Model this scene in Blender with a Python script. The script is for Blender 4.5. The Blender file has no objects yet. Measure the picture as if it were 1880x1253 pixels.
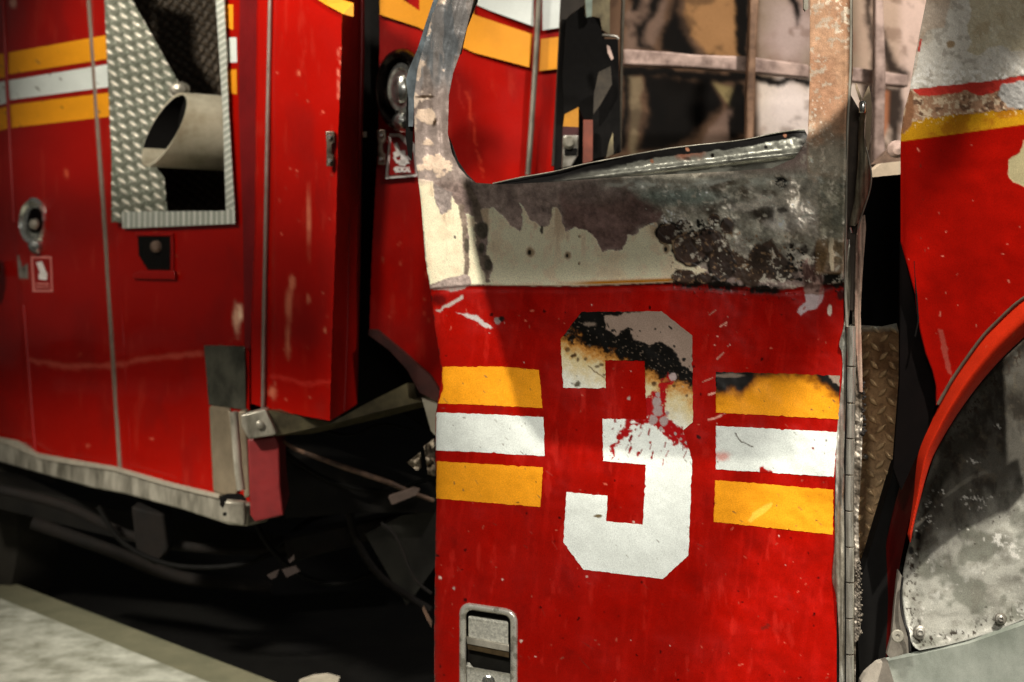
import bpy, math, random
import numpy as np
from mathutils import Vector
random.seed(7)
SC = bpy.context.scene
COL = SC.collection
F = 2611.0; HX = 940.0; HY = 415.0; HC = 1.5      # focal length in photo pixels, eye axis, eye height (m)

# ------------------------------------------------------------------ helpers
def W(px, py, d):
    """point at depth d (metres along +Y) that is seen at photo pixel px, py"""
    return ((px-HX)/F*d, d, HC-(py-HY)/F*d)
def S(r, g, b, k=1.0):
    f = lambda c: ((c/255+0.055)/1.055)**2.4 if c > 10 else c/255/12.92
    return np.array([f(r)*k, f(g)*k, f(b)*k])
def Z(x0, y0, s, pts): return [(x0+x/s, y0+y/s) for x, y in pts]
zA = lambda p: Z(740, 0, 2.237, p)
zB = lambda p: Z(1280, 0, 1.958, p)
zC = lambda p: Z(780, 500, 2.0875, p)
zD = lambda p: Z(1280, 560, 1.808, p)
zE = lambda p: Z(1180, 330, 4.64, p)
zF = lambda p: Z(1480, 700, 2.265, p)
zG = lambda p: Z(1480, 400, 3.915, p)
zH = lambda p: Z(1460, 100, 3.917, p)
zI = lambda p: Z(690, 80, 4.472, p)
zJ = lambda p: Z(980, 0, 3.615, p)
zK = lambda p: Z(780, 1060, 5.875, p)
zL = lambda p: Z(0, 0, 1.958, p)
zM = lambda p: Z(440, 0, 1.958, p)
zN = lambda p: Z(0, 600, 1.92, p)
zO = lambda p: Z(360, 560, 1.808, p)

def hash2(ix, iy, seed):
    ix = ix.astype(np.int64); iy = iy.astype(np.int64)
    h = (ix*374761393 + iy*668265263 + seed*974634777) & 0xffffffff
    h = ((h ^ (h >> 13))*1274126177) & 0xffffffff
    h = (h ^ (h >> 16)) & 0xffffffff
    return h/4294967295.0
def vnoise(x, y, seed=0):
    xi = np.floor(x); yi = np.floor(y); fx = x-xi; fy = y-yi
    fx = fx*fx*(3-2*fx); fy = fy*fy*(3-2*fy)
    a = hash2(xi, yi, seed); b = hash2(xi+1, yi, seed); c = hash2(xi, yi+1, seed); d = hash2(xi+1, yi+1, seed)
    return (a*(1-fx)+b*fx)*(1-fy)+(c*(1-fx)+d*fx)*fy
def fbm(x, y, sc, seed=0, o=4):
    """fractal noise about -1..1, feature size sc pixels"""
    v = 0; a = 1; t = 0
    for k in range(o):
        v = v+a*(vnoise(x/sc*2**k+17.3*k, y/sc*2**k+9.1*k, seed+k)*2-1); t += a; a *= .55
    return v/t*1.5
def sdf(X, Y, poly):
    """signed distance (negative inside) and nearest boundary point"""
    best = np.full(X.shape, 1e18); nx = np.zeros(X.shape); ny = np.zeros(X.shape); inside = np.zeros(X.shape, bool)
    n = len(poly)
    for i in range(n):
        x0, y0 = poly[i]; x1, y1 = poly[(i+1) % n]
        dx, dy = x1-x0, y1-y0; L = dx*dx+dy*dy
        if L < 1e-9: continue
        t = np.clip(((X-x0)*dx+(Y-y0)*dy)/L, 0, 1)
        qx = x0+t*dx; qy = y0+t*dy; d = (X-qx)**2+(Y-qy)**2
        m = d < best; best = np.where(m, d, best); nx = np.where(m, qx, nx); ny = np.where(m, qy, ny)
        c = ((y0 > Y) != (y1 > Y))
        if dy != 0: inside ^= c & (X < x0+(Y-y0)*dx/dy)
    d = np.sqrt(best)
    return np.where(inside, -d, d), nx, ny
def sm(e0, e1, v):
    t = np.clip((v-e0)/(e1-e0), 0, 1); return t*t*(3-2*t)
def smooth(pts, n=6, closed=False):
    out = []; N = len(pts)
    for i in range(N if closed else N-1):
        P = [pts[(i+k-1) % N] if closed else pts[min(max(i+k-1, 0), N-1)] for k in range(4)]
        for j in range(n):
            t = j/n
            out.append(tuple(.5*((2*P[1][c])+(-P[0][c]+P[2][c])*t+(2*P[0][c]-5*P[1][c]+4*P[2][c]-P[3][c])*t*t+(-P[0][c]+3*P[1][c]-3*P[2][c]+P[3][c])*t**3) for c in range(len(pts[0]))))
    if not closed: out.append(tuple(pts[-1]))
    return out
def lin(x0, d0, x1, d1):
    """depth of a vertical plane through two photo columns (1/depth is linear across)"""
    return lambda x, y: 1/((1/d0)+(x-x0)/(x1-x0)*(1/d1-1/d0))

class Paint:
    def __init__(s, X, Y, col, rough=.4, metal=0.):
        s.X, s.Y = X, Y; s.c = np.tile(np.array(col, float), (len(X), 1)); s.r = np.full(len(X), rough); s.m = np.full(len(X), metal); s.b = np.zeros(len(X))
    def over(s, mask, col=None, rough=None, metal=None, bump=0):
        m = mask[:, None]
        if col is not None: s.c = s.c*(1-m)+np.array(col)*m
        if rough is not None: s.r = s.r*(1-mask)+rough*mask
        if metal is not None: s.m = s.m*(1-mask)+metal*mask
        s.b = s.b+bump*mask
    def mul(s, f): s.c = s.c*(f[:, None] if np.ndim(f) == 1 else f)
    def poly(s, pts, edge=1.2, warp=0, ws=14, seed=0):
        X, Y = s.X, s.Y
        if warp: X = X+warp*fbm(X, Y, ws, seed+50); Y = Y+warp*fbm(X, Y, ws, seed+90)
        return 1-sm(-edge, edge, sdf(X, Y, pts)[0])
    def ell(s, cx, cy, rx, ry, edge=.12, warp=.15, seed=0):
        r = np.sqrt(((s.X-cx)/rx)**2+((s.Y-cy)/ry)**2)+warp*fbm(s.X, s.Y, max(rx, ry)*.8, seed+33)
        return 1-sm(1-edge, 1+edge, r)
    def line(s, pts, w, edge=1., warp=0, seed=0):
        m = np.zeros(len(s.X)); X, Y = s.X, s.Y
        if warp: X = X+warp*fbm(X, Y, 9, seed+50); Y = Y+warp*fbm(X, Y, 9, seed+90)
        for (x0, y0), (x1, y1) in zip(pts[:-1], pts[1:]):
            dx, dy = x1-x0, y1-y0; t = np.clip(((X-x0)*dx+(Y-y0)*dy)/max(dx*dx+dy*dy, 1e-6), 0, 1)
            m = np.maximum(m, 1-sm(w-edge, w+edge, np.hypot(X-x0-t*dx, Y-y0-t*dy)))
        return m
    def chips(s, box, n, col, rmin=1.2, rmax=3, seed=1, lng=0, ang=None):
        rg = random.Random(seed)
        for k in range(n):
            x = rg.uniform(box[0], box[2]); y = rg.uniform(box[1], box[3]); r = rmin+(rmax-rmin)*rg.random()**3
            a = rg.uniform(0, 3.14) if ang is None else ang+rg.gauss(0, .25); l = rg.random()**2*lng
            i = np.where((np.abs(s.X-x) < l+3*r+4) & (np.abs(s.Y-y) < l+3*r+4))[0]
            if not len(i): continue
            xx, yy = s.X[i], s.Y[i]; dx, dy = math.cos(a)*l, math.sin(a)*l
            t = np.clip(((xx-x)*dx+(yy-y)*dy)/max(dx*dx+dy*dy, 1e-6), -.5, .5)
            d = np.hypot(xx-x-t*dx, yy-y-t*dy)+r*.6*fbm(xx, yy, 4, k)
            m = (1-sm(r-1, r+.8, d))[:, None]
            cc = np.array(col)*rg.uniform(.5, 1.1)
            s.c[i] = s.c[i]*(1-m)+cc*m

MATS = {}
def node_mat(name):
    m = bpy.data.materials.new(name); m.use_nodes = True; nt = m.node_tree
    return m, nt, nt.nodes['Principled BSDF']
def painted(name='weathered paint', coat=0., grain=.17, gscale=480, bump=.08, bscale=500, spec=.16):
    """surface whose colour, roughness and metalness were computed per vertex, with fine procedural grain on top"""
    if name in MATS: return MATS[name]
    m, nt, p = node_mat(name); L = nt.links.new; N = nt.nodes.new
    a = N('ShaderNodeAttribute'); a.attribute_name = 'Paint'
    b = N('ShaderNodeAttribute'); b.attribute_name = 'Surf'
    sp = N('ShaderNodeSeparateColor'); L(b.outputs['Color'], sp.inputs[0])
    tc = N('ShaderNodeTexCoord'); n = N('ShaderNodeTexNoise'); n.inputs['Scale'].default_value = gscale; n.inputs['Detail'].default_value = 2
    L(tc.outputs['Object'], n.inputs['Vector'])
    mr = N('ShaderNodeMapRange'); L(n.outputs['Fac'], mr.inputs[0]); mr.inputs[1].default_value = .3; mr.inputs[2].default_value = .7
    mr.inputs[3].default_value = 1-grain; mr.inputs[4].default_value = 1+grain
    mx = N('ShaderNodeVectorMath'); mx.operation = 'SCALE'; L(a.outputs['Color'], mx.inputs[0]); L(mr.outputs[0], mx.inputs['Scale'])
    L(mx.outputs[0], p.inputs['Base Color']); L(sp.outputs[0], p.inputs['Roughness']); L(sp.outputs[1], p.inputs['Metallic'])
    n2 = N('ShaderNodeTexNoise'); n2.inputs['Scale'].default_value = bscale; n2.inputs['Detail'].default_value = 4; L(tc.outputs['Object'], n2.inputs['Vector'])
    bp = N('ShaderNodeBump'); bp.inputs['Strength'].default_value = bump; bp.inputs['Distance'].default_value = .002
    L(n2.outputs['Fac'], bp.inputs['Height']); L(bp.outputs[0], p.inputs['Normal'])
    p.inputs['Coat Weight'].default_value = coat; p.inputs['Coat Roughness'].default_value = .12; p.inputs['Specular IOR Level'].default_value = spec
    MATS[name] = m; return m
M_gloss = painted('glossy fire truck enamel', coat=.22, grain=.14, bump=.12, bscale=25, spec=.12)
def mat(name, col, rough=.5, metal=0., var=.25, scale=12, col2=None, c2=.5, bump=.1, bscale=60, spec=.4, stretch=(1, 1, 1)):
    """procedural two-tone mottled material"""
    if name in MATS: return MATS[name]
    m, nt, p = node_mat(name); L = nt.links.new; N = nt.nodes.new
    tc = N('ShaderNodeTexCoord'); mp = N('ShaderNodeMapping'); mp.inputs['Scale'].default_value = stretch
    L(tc.outputs['Object'], mp.inputs[0])
    n = N('ShaderNodeTexNoise'); n.inputs['Scale'].default_value = scale; n.inputs['Detail'].default_value = 7; n.inputs['Roughness'].default_value = .62
    L(mp.outputs[0], n.inputs['Vector'])
    cr = N('ShaderNodeValToRGB'); L(n.outputs['Fac'], cr.inputs[0]); e = cr.color_ramp.elements
    c = np.array(col); c2v = np.array(col2) if col2 is not None else c*(1-var)
    e[0].position = c2-.17; e[0].color = (*c2v, 1); e[1].position = c2+.15; e[1].color = (*c, 1)
    g = N('ShaderNodeTexNoise'); g.inputs['Scale'].default_value = 700; g.inputs['Detail'].default_value = 2; L(tc.outputs['Object'], g.inputs['Vector'])
    mr = N('ShaderNodeMapRange'); L(g.outputs['Fac'], mr.inputs[0]); mr.inputs[1].default_value = .3; mr.inputs[2].default_value = .7; mr.inputs[3].default_value = .86; mr.inputs[4].default_value = 1.14
    mx = N('ShaderNodeVectorMath'); mx.operation = 'SCALE'; L(cr.outputs[0], mx.inputs[0]); L(mr.outputs[0], mx.inputs['Scale'])
    L(mx.outputs[0], p.inputs['Base Color'])
    n2 = N('ShaderNodeTexNoise'); n2.inputs['Scale'].default_value = bscale; n2.inputs['Detail'].default_value = 5; L(mp.outputs[0], n2.inputs['Vector'])
    bp = N('ShaderNodeBump'); bp.inputs['Strength'].default_value = bump; bp.inputs['Distance'].default_value = .004
    L(n2.outputs['Fac'], bp.inputs['Height']); L(bp.outputs[0], p.inputs['Normal'])
    rr = N('ShaderNodeMapRange'); L(n2.outputs['Fac'], rr.inputs[0]); rr.inputs[3].default_value = max(rough-.12, .04); rr.inputs[4].default_value = min(rough+.15, 1)
    L(rr.outputs[0], p.inputs['Roughness']); p.inputs['Metallic'].default_value = metal; p.inputs['Specular IOR Level'].default_value = spec
    MATS[name] = m; return m

def link(name, me, m, parent=None):
    o = bpy.data.objects.new(name, me); COL.objects.link(o)
    if m is not None: me.materials.append(m)
    if parent is not None: o.parent = parent
    return o
def shade(me, angle=None):
    me.polygons.foreach_set('use_smooth', [True]*len(me.polygons))
    if angle: me.set_sharp_from_angle(angle=math.radians(angle))
def sheet(name, poly, dfn, paint, parent=None, step=2.5, holes=(), thick=.003, relief=None, m=None):
    """a pressed-metal sheet: outline in photo pixels laid on a real surface, relief in metres"""
    xs = [p[0] for p in poly]; ys = [p[1] for p in poly]
    gx = np.arange(min(xs)-step, max(xs)+2*step, step); gy = np.arange(min(ys)-step, max(ys)+2*step, step)
    X, Y = np.meshgrid(gx, gy); sh = X.shape; X = X.ravel().copy(); Y = Y.ravel().copy()
    d, nx, ny = sdf(X, Y, poly)
    for h in holes:
        dh, hx, hy = sdf(X, Y, h); dh = -dh
        m2 = np.abs(dh) < np.abs(d); nx = np.where(m2, hx, nx); ny = np.where(m2, hy, ny); d = np.maximum(d, dh)
    snap = np.abs(d) < .71*step
    X[snap] = nx[snap]; Y[snap] = ny[snap]
    for pl in [poly]+list(holes):
        if len(pl) > 60: continue
        for cx, cy in pl:
            i = np.argmin((X-cx)**2+(Y-cy)**2)
            if snap[i]: X[i] = cx; Y[i] = cy
    ok = (d < 0) | snap
    idx = np.arange(len(X)).reshape(sh)
    a = idx[:-1, :-1].ravel(); b = idx[:-1, 1:].ravel(); c = idx[1:, 1:].ravel(); e = idx[1:, :-1].ravel()
    tri = np.vstack([np.stack([a, e, c], 1), np.stack([a, c, b], 1)])
    tri = tri[ok[tri].all(1)]
    cx = X[tri].mean(1); cy = Y[tri].mean(1)
    dc = sdf(cx, cy, poly)[0]
    for h in holes: dc = np.maximum(dc, -sdf(cx, cy, h)[0])
    ar = (X[tri[:, 1]]-X[tri[:, 0]])*(Y[tri[:, 2]]-Y[tri[:, 0]])-(X[tri[:, 2]]-X[tri[:, 0]])*(Y[tri[:, 1]]-Y[tri[:, 0]])
    tri = tri[(dc < .12*step) & (np.abs(ar) > 1e-3*step*step)]
    used = np.unique(tri); remap = np.full(len(X), -1); remap[used] = np.arange(len(used)); tri = remap[tri]; X = X[used]; Y = Y[used]
    P = paint(X, Y); D = dfn(X, Y)+0*X
    if relief is not None: D = D-relief(X, Y)
    D = D-P.b
    co = np.stack([(X-HX)/F*D, D, HC-(Y-HY)/F*D], 1); n = len(X); fc = tri; rep = 1
    if thick:
        ed = np.vstack([tri[:, [0, 1]], tri[:, [1, 2]], tri[:, [2, 0]]]); key = np.sort(ed, 1); key = key[:, 0]*n+key[:, 1]
        _, inv, cnt = np.unique(key, return_inverse=True, return_counts=True); bd = ed[cnt[inv] == 1]
        fc = np.vstack([tri, tri[:, ::-1]+n, np.stack([bd[:, 1], bd[:, 0], bd[:, 0]+n], 1), np.stack([bd[:, 1], bd[:, 0]+n, bd[:, 1]+n], 1)])
        co = np.vstack([co, co+np.array([0, thick, 0])]); rep = 2
    me = bpy.data.meshes.new(name); me.from_pydata(co.tolist(), [], fc.tolist()); N = n*rep
    ca = me.attributes.new('Paint', 'FLOAT_COLOR', 'POINT'); q = np.ones((N, 4)); q[:, :3] = np.clip(np.tile(P.c, (rep, 1)), 0, 1); ca.data.foreach_set('color', q.ravel())
    cb = me.attributes.new('Surf', 'FLOAT_COLOR', 'POINT'); q = np.ones((N, 4)); q[:, 0] = np.clip(np.tile(P.r, rep), .05, 1); q[:, 1] = np.clip(np.tile(P.m, rep), 0, 1); q[:, 2] = 0; cb.data.foreach_set('color', q.ravel())
    shade(me); 
    if thick: me.set_sharp_from_angle(angle=math.radians(70))
    return link(name, me, m or painted(), parent)
def prism(name, poly, dfn, thick, m, parent=None, back=(0, 1, 0), bev=0., relief=0):
    """flat or slightly turned plate cut to an outline with real thickness"""
    if not callable(dfn): dd = dfn; dfn = lambda x, y: dd
    v = []; n = len(poly); bk = Vector(back).normalized()*thick
    fr = [Vector(W(x, y, dfn(x, y))) for x, y in poly]
    ar = sum(poly[i][0]*poly[(i+1) % n][1]-poly[(i+1) % n][0]*poly[i][1] for i in range(n))
    if ar > 0: fr = fr[::-1]          # counter-clockwise seen from the camera
    v = fr+[p+bk for p in fr]
    f = [list(range(n)), list(range(2*n-1, n-1, -1))]+[[i, n+i, n+(i+1) % n, (i+1) % n] for i in range(n)]
    me = bpy.data.meshes.new(name); me.from_pydata([tuple(p) for p in v], [], f); me.update()
    o = link(name, me, m, parent)
    if bev:
        b = o.modifiers.new('bevel', 'BEVEL'); b.width = bev; b.segments = 3; b.limit_method = 'ANGLE'
        shade(me, 40)
    return o
def tube(name, pts, r, m, parent=None, seg=12, cap=True, flat=1.0, sm_=0):
    """swept rod through 3-D points; r number or list"""
    if sm_: 
        rr = [r]*len(pts) if not hasattr(r, '__len__') else r
        q = smooth([tuple(p)+(k,) for p, k in zip(pts, rr)], sm_); pts = [p[:3] for p in q]; r = [p[3] for p in q]
    P = [Vector(p) for p in pts]; n = len(P); V = []; Fc = []
    up = Vector((0, -1, 0))
    for i, p in enumerate(P):
        t = (P[min(i+1, n-1)]-P[max(i-1, 0)]).normalized()
        a = t.cross(up); 
        if a.length < .05: a = t.cross(Vector((0, 0, 1)))
        a.normalize(); b = a.cross(t).normalized(); ri = r[i] if hasattr(r, '__len__') else r
        for k in range(seg):
            an = 2*math.pi*k/seg; V.append(tuple(p+a*math.cos(an)*ri+b*math.sin(an)*ri*flat))
    for i in range(n-1):
        for k in range(seg):
            Fc.append((i*seg+k, i*seg+(k+1) % seg, (i+1)*seg+(k+1) % seg, (i+1)*seg+k))
    if cap: Fc.append(tuple(range(seg))[::-1]); Fc.append(tuple((n-1)*seg+k for k in range(seg)))
    me = bpy.data.meshes.new(name); me.from_pydata(V, [], Fc); me.update(); shade(me, 50)
    import bmesh
    bm = bmesh.new(); bm.from_mesh(me); bmesh.ops.recalc_face_normals(bm, faces=bm.faces); bm.to_mesh(me); bm.free()
    return link(name, me, m, parent)
def ptube(name, pp, d, r_px, m, parent=None, **k):
    """rod along photo pixels at depth d; radius in photo pixels"""
    D = (lambda x, y: d) if not callable(d) else d
    rr = r_px if hasattr(r_px, '__len__') else [r_px]*len(pp)
    return tube(name, [W(x, y, D(x, y)) for x, y in pp], [q/F*D(*pp[i]) for i, q in enumerate(rr)], m, parent, **k)
def lathe(name, c, prof, m, parent=None, axis=(0, -1, 0), seg=40, sx=1., sz=1.):
    """profile (radius, height along axis) turned about axis through c, squeezed sx sideways and sz upright"""
    ax = Vector(axis).normalized(); up = Vector((0, 0, 1)); a = ax.cross(up).normalized() if abs(ax.z) < .9 else Vector((1, 0, 0)); b = a.cross(ax).normalized()
    V = []; Fc = []; C = Vector(c)
    for r, h in prof:
        for k in range(seg):
            t = 2*math.pi*k/seg; V.append(tuple(C+a*math.cos(t)*r*sx+b*math.sin(t)*r*sz+ax*h))
    for i in range(len(prof)-1):
        for k in range(seg): Fc.append((i*seg+k, i*seg+(k+1) % seg, (i+1)*seg+(k+1) % seg, (i+1)*seg+k))
    Fc.append(tuple(range(seg))); Fc.append(tuple((len(prof)-1)*seg+k for k in range(seg)))
    me = bpy.data.meshes.new(name); me.from_pydata(V, [], Fc); me.update()
    import bmesh
    bm = bmesh.new(); bm.from_mesh(me); bmesh.ops.recalc_face_normals(bm, faces=bm.faces); bm.to_mesh(me); bm.free()
    shade(me, 35)
    return link(name, me, m, parent)
def label(o, t): o['label'] = t; return o

def rr(x0, y0, x1, y1, r, sk=.155, n=6):
    """rounded rectangle in photo pixels, sheared so its top follows the door"""
    o = []
    for cx, cy, a0 in ((x1-r, y0+r, -90), (x1-r, y1-r, 0), (x0+r, y1-r, 90), (x0+r, y0+r, 180)):
        for k in range(n+1):
            a = math.radians(a0+90*k/n); x = cx+r*math.cos(a); y = cy+r*math.sin(a); o.append((x, y+sk*(x-x0)))
    return o
RED = np.array([.285, .0030, .0008]); YEL = np.array([.76, .295, .010]); WHT = np.array([.72, .76, .70]); CREAM = S(222, 208, 178)
MAUVE = S(134, 116, 108); GREY = S(140, 143, 132); BLACK = S(18, 16, 13); BROWN = S(62, 48, 40); TAN = S(200, 152, 118)

truck = bpy.data.objects.new('fire_truck', None); COL.objects.link(truck)
truck['label'] = 'burnt and crushed red fire truck with torn cab door bearing a big white 3'
truck['category'] = 'fire truck'

# ================================================================== CAB DOOR
dDoor = lin(800, 3.08, 1560, 2.74)
band_y = lambda X: np.interp(X, [760, 789, 865, 1050, 1250, 1430, 1548], [534, 530, 524, 526, 519, 532, 519])
door_out = zA([(145, -130), (145, 0), (120, 60), (85, 190), (60, 280), (45, 400), (47, 520), (50, 640), (62, 740), (75, 850), (90, 1060), (110, 1180)]) + \
    [(793, 560), (798, 600), (806, 650), (811, 690), (806, 725), (800, 760), (799, 830), (802, 900), (799, 1000), (797, 1150), (797, 1300),
     (1536, 1300), (1536, 1050), (1531, 950), (1536, 800), (1545, 700), (1549, 600), (1549, 511), (1552, 357), (1558, 204), (1566, 133), (1565, -58)]
hole_pts = [(880, -58), (870, 0), (845, 98), (832, 134), (824, 175), (822, 246), (830, 282), (843, 308), (858, 325), (874, 336), (919, 339), (1026, 334), (1142, 325), (1340, 315), (1418, 309), (1459, 291), (1479, 262), (1484, 245), (1487, 153), (1488, -58)]
door_hole = hole_pts

def door_relief(X, Y):
    r = .0055*fbm(X, Y, 170, 11, 2)+.0024*fbm(X, Y, 60, 12, 2)+.0007*fbm(X, Y, 22, 13, 2)
    # edge of the sheet rolls back at the left side
    xl = np.interp(Y, [-60, 60, 179, 286, 474, 600, 690, 760, 1300], [800, 794, 762, 762, 780, 798, 811, 799, 797])
    r -= .012*np.exp(-np.maximum(X-xl, 0)/7)
    # bulge and crumple of the left flank
    r += .010*np.exp(-((X-870)/75)**2-((Y-640)/95)**2)
    r -= .006*np.exp(-((X-945)/45)**2-((Y-610)/110)**2)
    # heat-buckled band on the right
    bm_ = sm(1270, 1400, X)*sm(300, 350, Y)*(1-sm(490, 530, Y))
    r += bm_*(.011*fbm(X, Y, 90, 14, 3)+.010*np.exp(-((X-1450)/55)**2-((Y-400)/38)**2)-.009*np.exp(-((X-1400)/26)**2-((Y-392)/24)**2)+.006*np.exp(-((X-1390)/60)**2-((Y-450)/20)**2))
    r += .004*fbm(X, Y, 50, 15, 3)*sm(1000, 1100, X)*sm(325, 350, Y)*(1-sm(440, 470, Y))
    # step where the lower skin is folded under the band
    r += .004*sm(-2, 2, band_y(X)-Y)-.003*np.exp(-((Y-band_y(X)-6)/5)**2)
    # beads down the left pillar
    pil = (1-sm(290, 350, Y))*(1-sm(860, 890, X))
    xc = np.interp(Y, [-60, 0, 98, 200, 300], [845, 838, 812, 800, 806])
    r += pil*(.005*np.exp(-((X-xc)/7)**2)-.003*np.exp(-((X-xc+16)/6)**2)+.003*np.exp(-((X-xc-18)/6)**2))
    # ridge on right pillar
    xr = np.interp(Y, [-60, 130, 357, 520], [1551, 1553, 1548, 1546])
    r += .004*np.exp(-((X-xr)/5)**2)*(1-sm(500, 540, Y))-.010*sm(xr+4, xr+14, X)*(1-sm(500, 540, Y))
    r += .0022*fbm(X, Y, 26, 19, 2)*sm(700, 980, 760+0*X)*np.exp(-((X-1235)/70)**2-((Y-770)/45)**2)*2
    return r
def paint_door(X, Y):
    P = Paint(X, Y, RED, .34); P.r = P.r+.14*fbm(X, Y, 70, 151); n1 = fbm(X, Y, 60, 1); n2 = fbm(X, Y, 9, 2)
    P.mul(1+.10*n1+.05*n2)
    by = band_y(X)
    band = sm(-1.2, 1.2, by+1.2*fbm(X, Y, 14, 3)-Y)
    # burnt bare metal and primer of the band and the pillars
    base = MAUVE*1.0
    P.over(band, base, .55, .15)
    P.over(band*sm(-.3, .6, fbm(X, Y, 55, 4)), S(150, 132, 122), .5, .2)
    P.over(band*sm(-.1, .5, fbm(X, Y, 30, 5))*.55, S(96, 80, 76), .6, .1)
    # grey-green scoured metal on the right of the band
    gr = band*sm(1080, 1180, X+30*fbm(X, Y, 40, 6)-(Y-350)*.9)*(1-sm(470, 505, Y))*sm(300, 330, Y)
    P.over(gr, S(146, 142, 128), .4, .25)
    P.over(gr*sm(0, .5, fbm(X, Y, 45, 7)), S(92, 84, 72), .45, .2)
    P.over(gr*sm(.15, .6, fbm(X+40, Y*1.7, 50, 8)), S(186, 178, 164), .36, .3)
    P.over(P.ell(1250, 362, 90, 17, .5, .3, 3)*band, S(122, 130, 120), .4, .25)
    P.over(P.ell(1462, 402, 40, 20, .7, .3, 5)*band, S(214, 206, 196), .35, .2)
    P.over(P.ell(1475, 380, 45, 55, .35, .1, 6)*band*.6, S(176, 168, 152), .35, .5)
    # wine-brown stain above the cream
    st = P.poly(zA([(640, 790), (760, 770), (940, 780), (1010, 840), (1080, 870), (1040, 930), (960, 950), (900, 1030), (820, 1035), (760, 960), (665, 930)]), 9, 8, 30, 7)*band
    P.over(st, S(104, 82, 76), .6, .1)
    P.over(P.ell(1100, 350, 60, 22, .5, .3, 12)*band*.5, S(120, 108, 100))
    # cream remains of old paint
    cream = [zA([(55, 735), (125, 745), (130, 800), (160, 880), (185, 870), (192, 800), (235, 850), (248, 980), (255, 1110), (265, 1125), (200, 1140), (120, 1168), (100, 1175), (88, 1000), (66, 820)]),
             zA([(262, 880), (300, 890), (308, 1040), (345, 1150), (278, 1176), (265, 1120), (275, 1000)]),
             zA([(320, 860), (370, 850), (400, 880), (440, 925), (480, 950), (495, 910), (480, 835), (520, 900), (570, 933), (600, 925), (615, 850), (640, 860), (655, 920), (665, 950), (700, 935), (750, 945), (790, 980), (820, 1037), (850, 1022), (905, 1032), (920, 965), (960, 960), (1000, 925), (1040, 915), (1055, 960), (1110, 1000), (1130, 1060), (1180, 1080), (1250, 1110), (1200, 1135), (1115, 1115), (1112, 1168), (700, 1180), (285, 1176), (350, 1150), (370, 1090), (340, 1050), (350, 960)]),
             zE([(1580, 510), (1625, 495), (1630, 780), (1600, 780)])]
    cm = np.zeros(len(X))
    for k, c in enumerate(cream):
        m = P.poly(c, 1, 2.5, 12, k)*band; cm = np.maximum(cm, m)
    P.over(cm, CREAM, .5, 0, .0011)
    P.over(np.exp(-((cm-.5)/.22)**2)*(cm > .05)*(cm < .95)*.5, S(250, 236, 208))
    P.over(cm*sm(-.1, .8, fbm(X, Y, 70, 21))*.55*sm(980, 1100, X), S(190, 168, 132))
    P.over(cm*sm(.05, .5, fbm(X*2.2, Y*.5, 40, 22))*.6*(1-sm(410, 500, Y)), S(160, 128, 102))
    P.over(cm*sm(.75, 1.0, fbm(X, Y, 5, 23))*.4, S(150, 130, 105))
    P.over(cm*sm(.0, .7, fbm(X, Y, 24, 24))*.22, S(178, 150, 120))
    # thin paint edges curl
    # drips
    P.over(np.maximum.reduce([P.line(zA(l), w, 1.4, 2.5, k) for k, (l, w) in enumerate([([(240, 850), (252, 960), (262, 1080), (258, 1120)], 4.5), ([(300, 930), (312, 1020), (330, 1090), (350, 1150)], 4.5), ([(235, 700), (300, 840), (310, 900)], 7), ([(345, 1060), (352, 1110)], 6)])])*band, S(112, 98, 86), .5)
    for k, (cx, cy, rx, ry) in enumerate([(325, 945, 26, 40), (262, 1010, 11, 28), (322, 1020, 14, 20), (350, 1088, 17, 22), (213, 975, 6, 5), (570, 945, 7, 16)]):
        P.over(P.ell(740+cx/2.237, cy/2.237, rx/2.237, ry/2.237, .2, .2, k)*band, S(72, 66, 56), .55)
    P.over(P.poly(zA([(110, 1180), (160, 1150), (240, 1128), (275, 1135), (278, 1170), (240, 1190), (200, 1198), (130, 1188)]), 1.2, 2, 12, 31), S(150, 134, 126), .55, 0, .0004)
    P.over(P.poly(zA([(127, 755), (200, 790), (196, 860), (160, 884), (130, 830)]), 1.2, 1.5, 10, 32), S(132, 120, 114), .5, 0, .0004)
    # nail holes
    for cx, cy, r in [(972, 464, 5), (1041, 470, 4), (1222, 458, 4.5), (1062, 485, 1.5), (1063, 435, 1.5)]:
        P.over(P.ell(cx+1.5, cy-1, r*1.6, r*1.9, .3, .2), S(160, 140, 112)); P.over(P.ell(cx, cy, r*.75, r, .3, .2), S(30, 24, 18), None, None, -.002)
    # amber fringe and char line along the fold
    fr = np.exp(-((Y-(by-5))/3.5)**2)*sm(1010, 1110, X)*(1-sm(1240, 1260, X))
    P.over(np.clip(fr*1.2, 0, 1)*band, S(168, 108, 22))
    ch = np.exp(-((Y-(by+1))/np.where(X > 1235, 9., 1.4))**2)*sm(1050, 1240, X)*(1-sm(1425, 1440, X)*(1-sm(1500, 1515, X)))
    P.over(np.clip(ch*1.4+ch*fbm(X, Y, 8, 25)*1.5, 0, 1), BLACK, .35, 0, .0008)
    P.over(sm(.45, .8, fbm(X, Y, 5, 26))*sm(1240, 1270, X)*np.exp(-((Y-by-10)/15)**2)*.9, BLACK, .3, 0, .001)
    # blisters
    bl = [(1090, 960, 46, 38), (1150, 925, 25, 17), (1180, 1020, 66, 62), (1310, 1085, 44, 62), (1250, 990, 50, 45), (1155, 1138, 44, 26), (1238, 1143, 30, 20), (1275, 905, 20, 22), (1330, 930, 24, 30)]
    P.over(P.poly(zE([(560, 400), (700, 470), (760, 610), (900, 680), (960, 540), (1100, 520), (1200, 640), (1280, 760), (1200, 870), (1080, 850), (960, 905), (840, 890), (780, 850), (600, 850), (520, 700), (560, 560)]), 3, 5, 20, 40), S(60, 46, 36), .5, .05)
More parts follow.
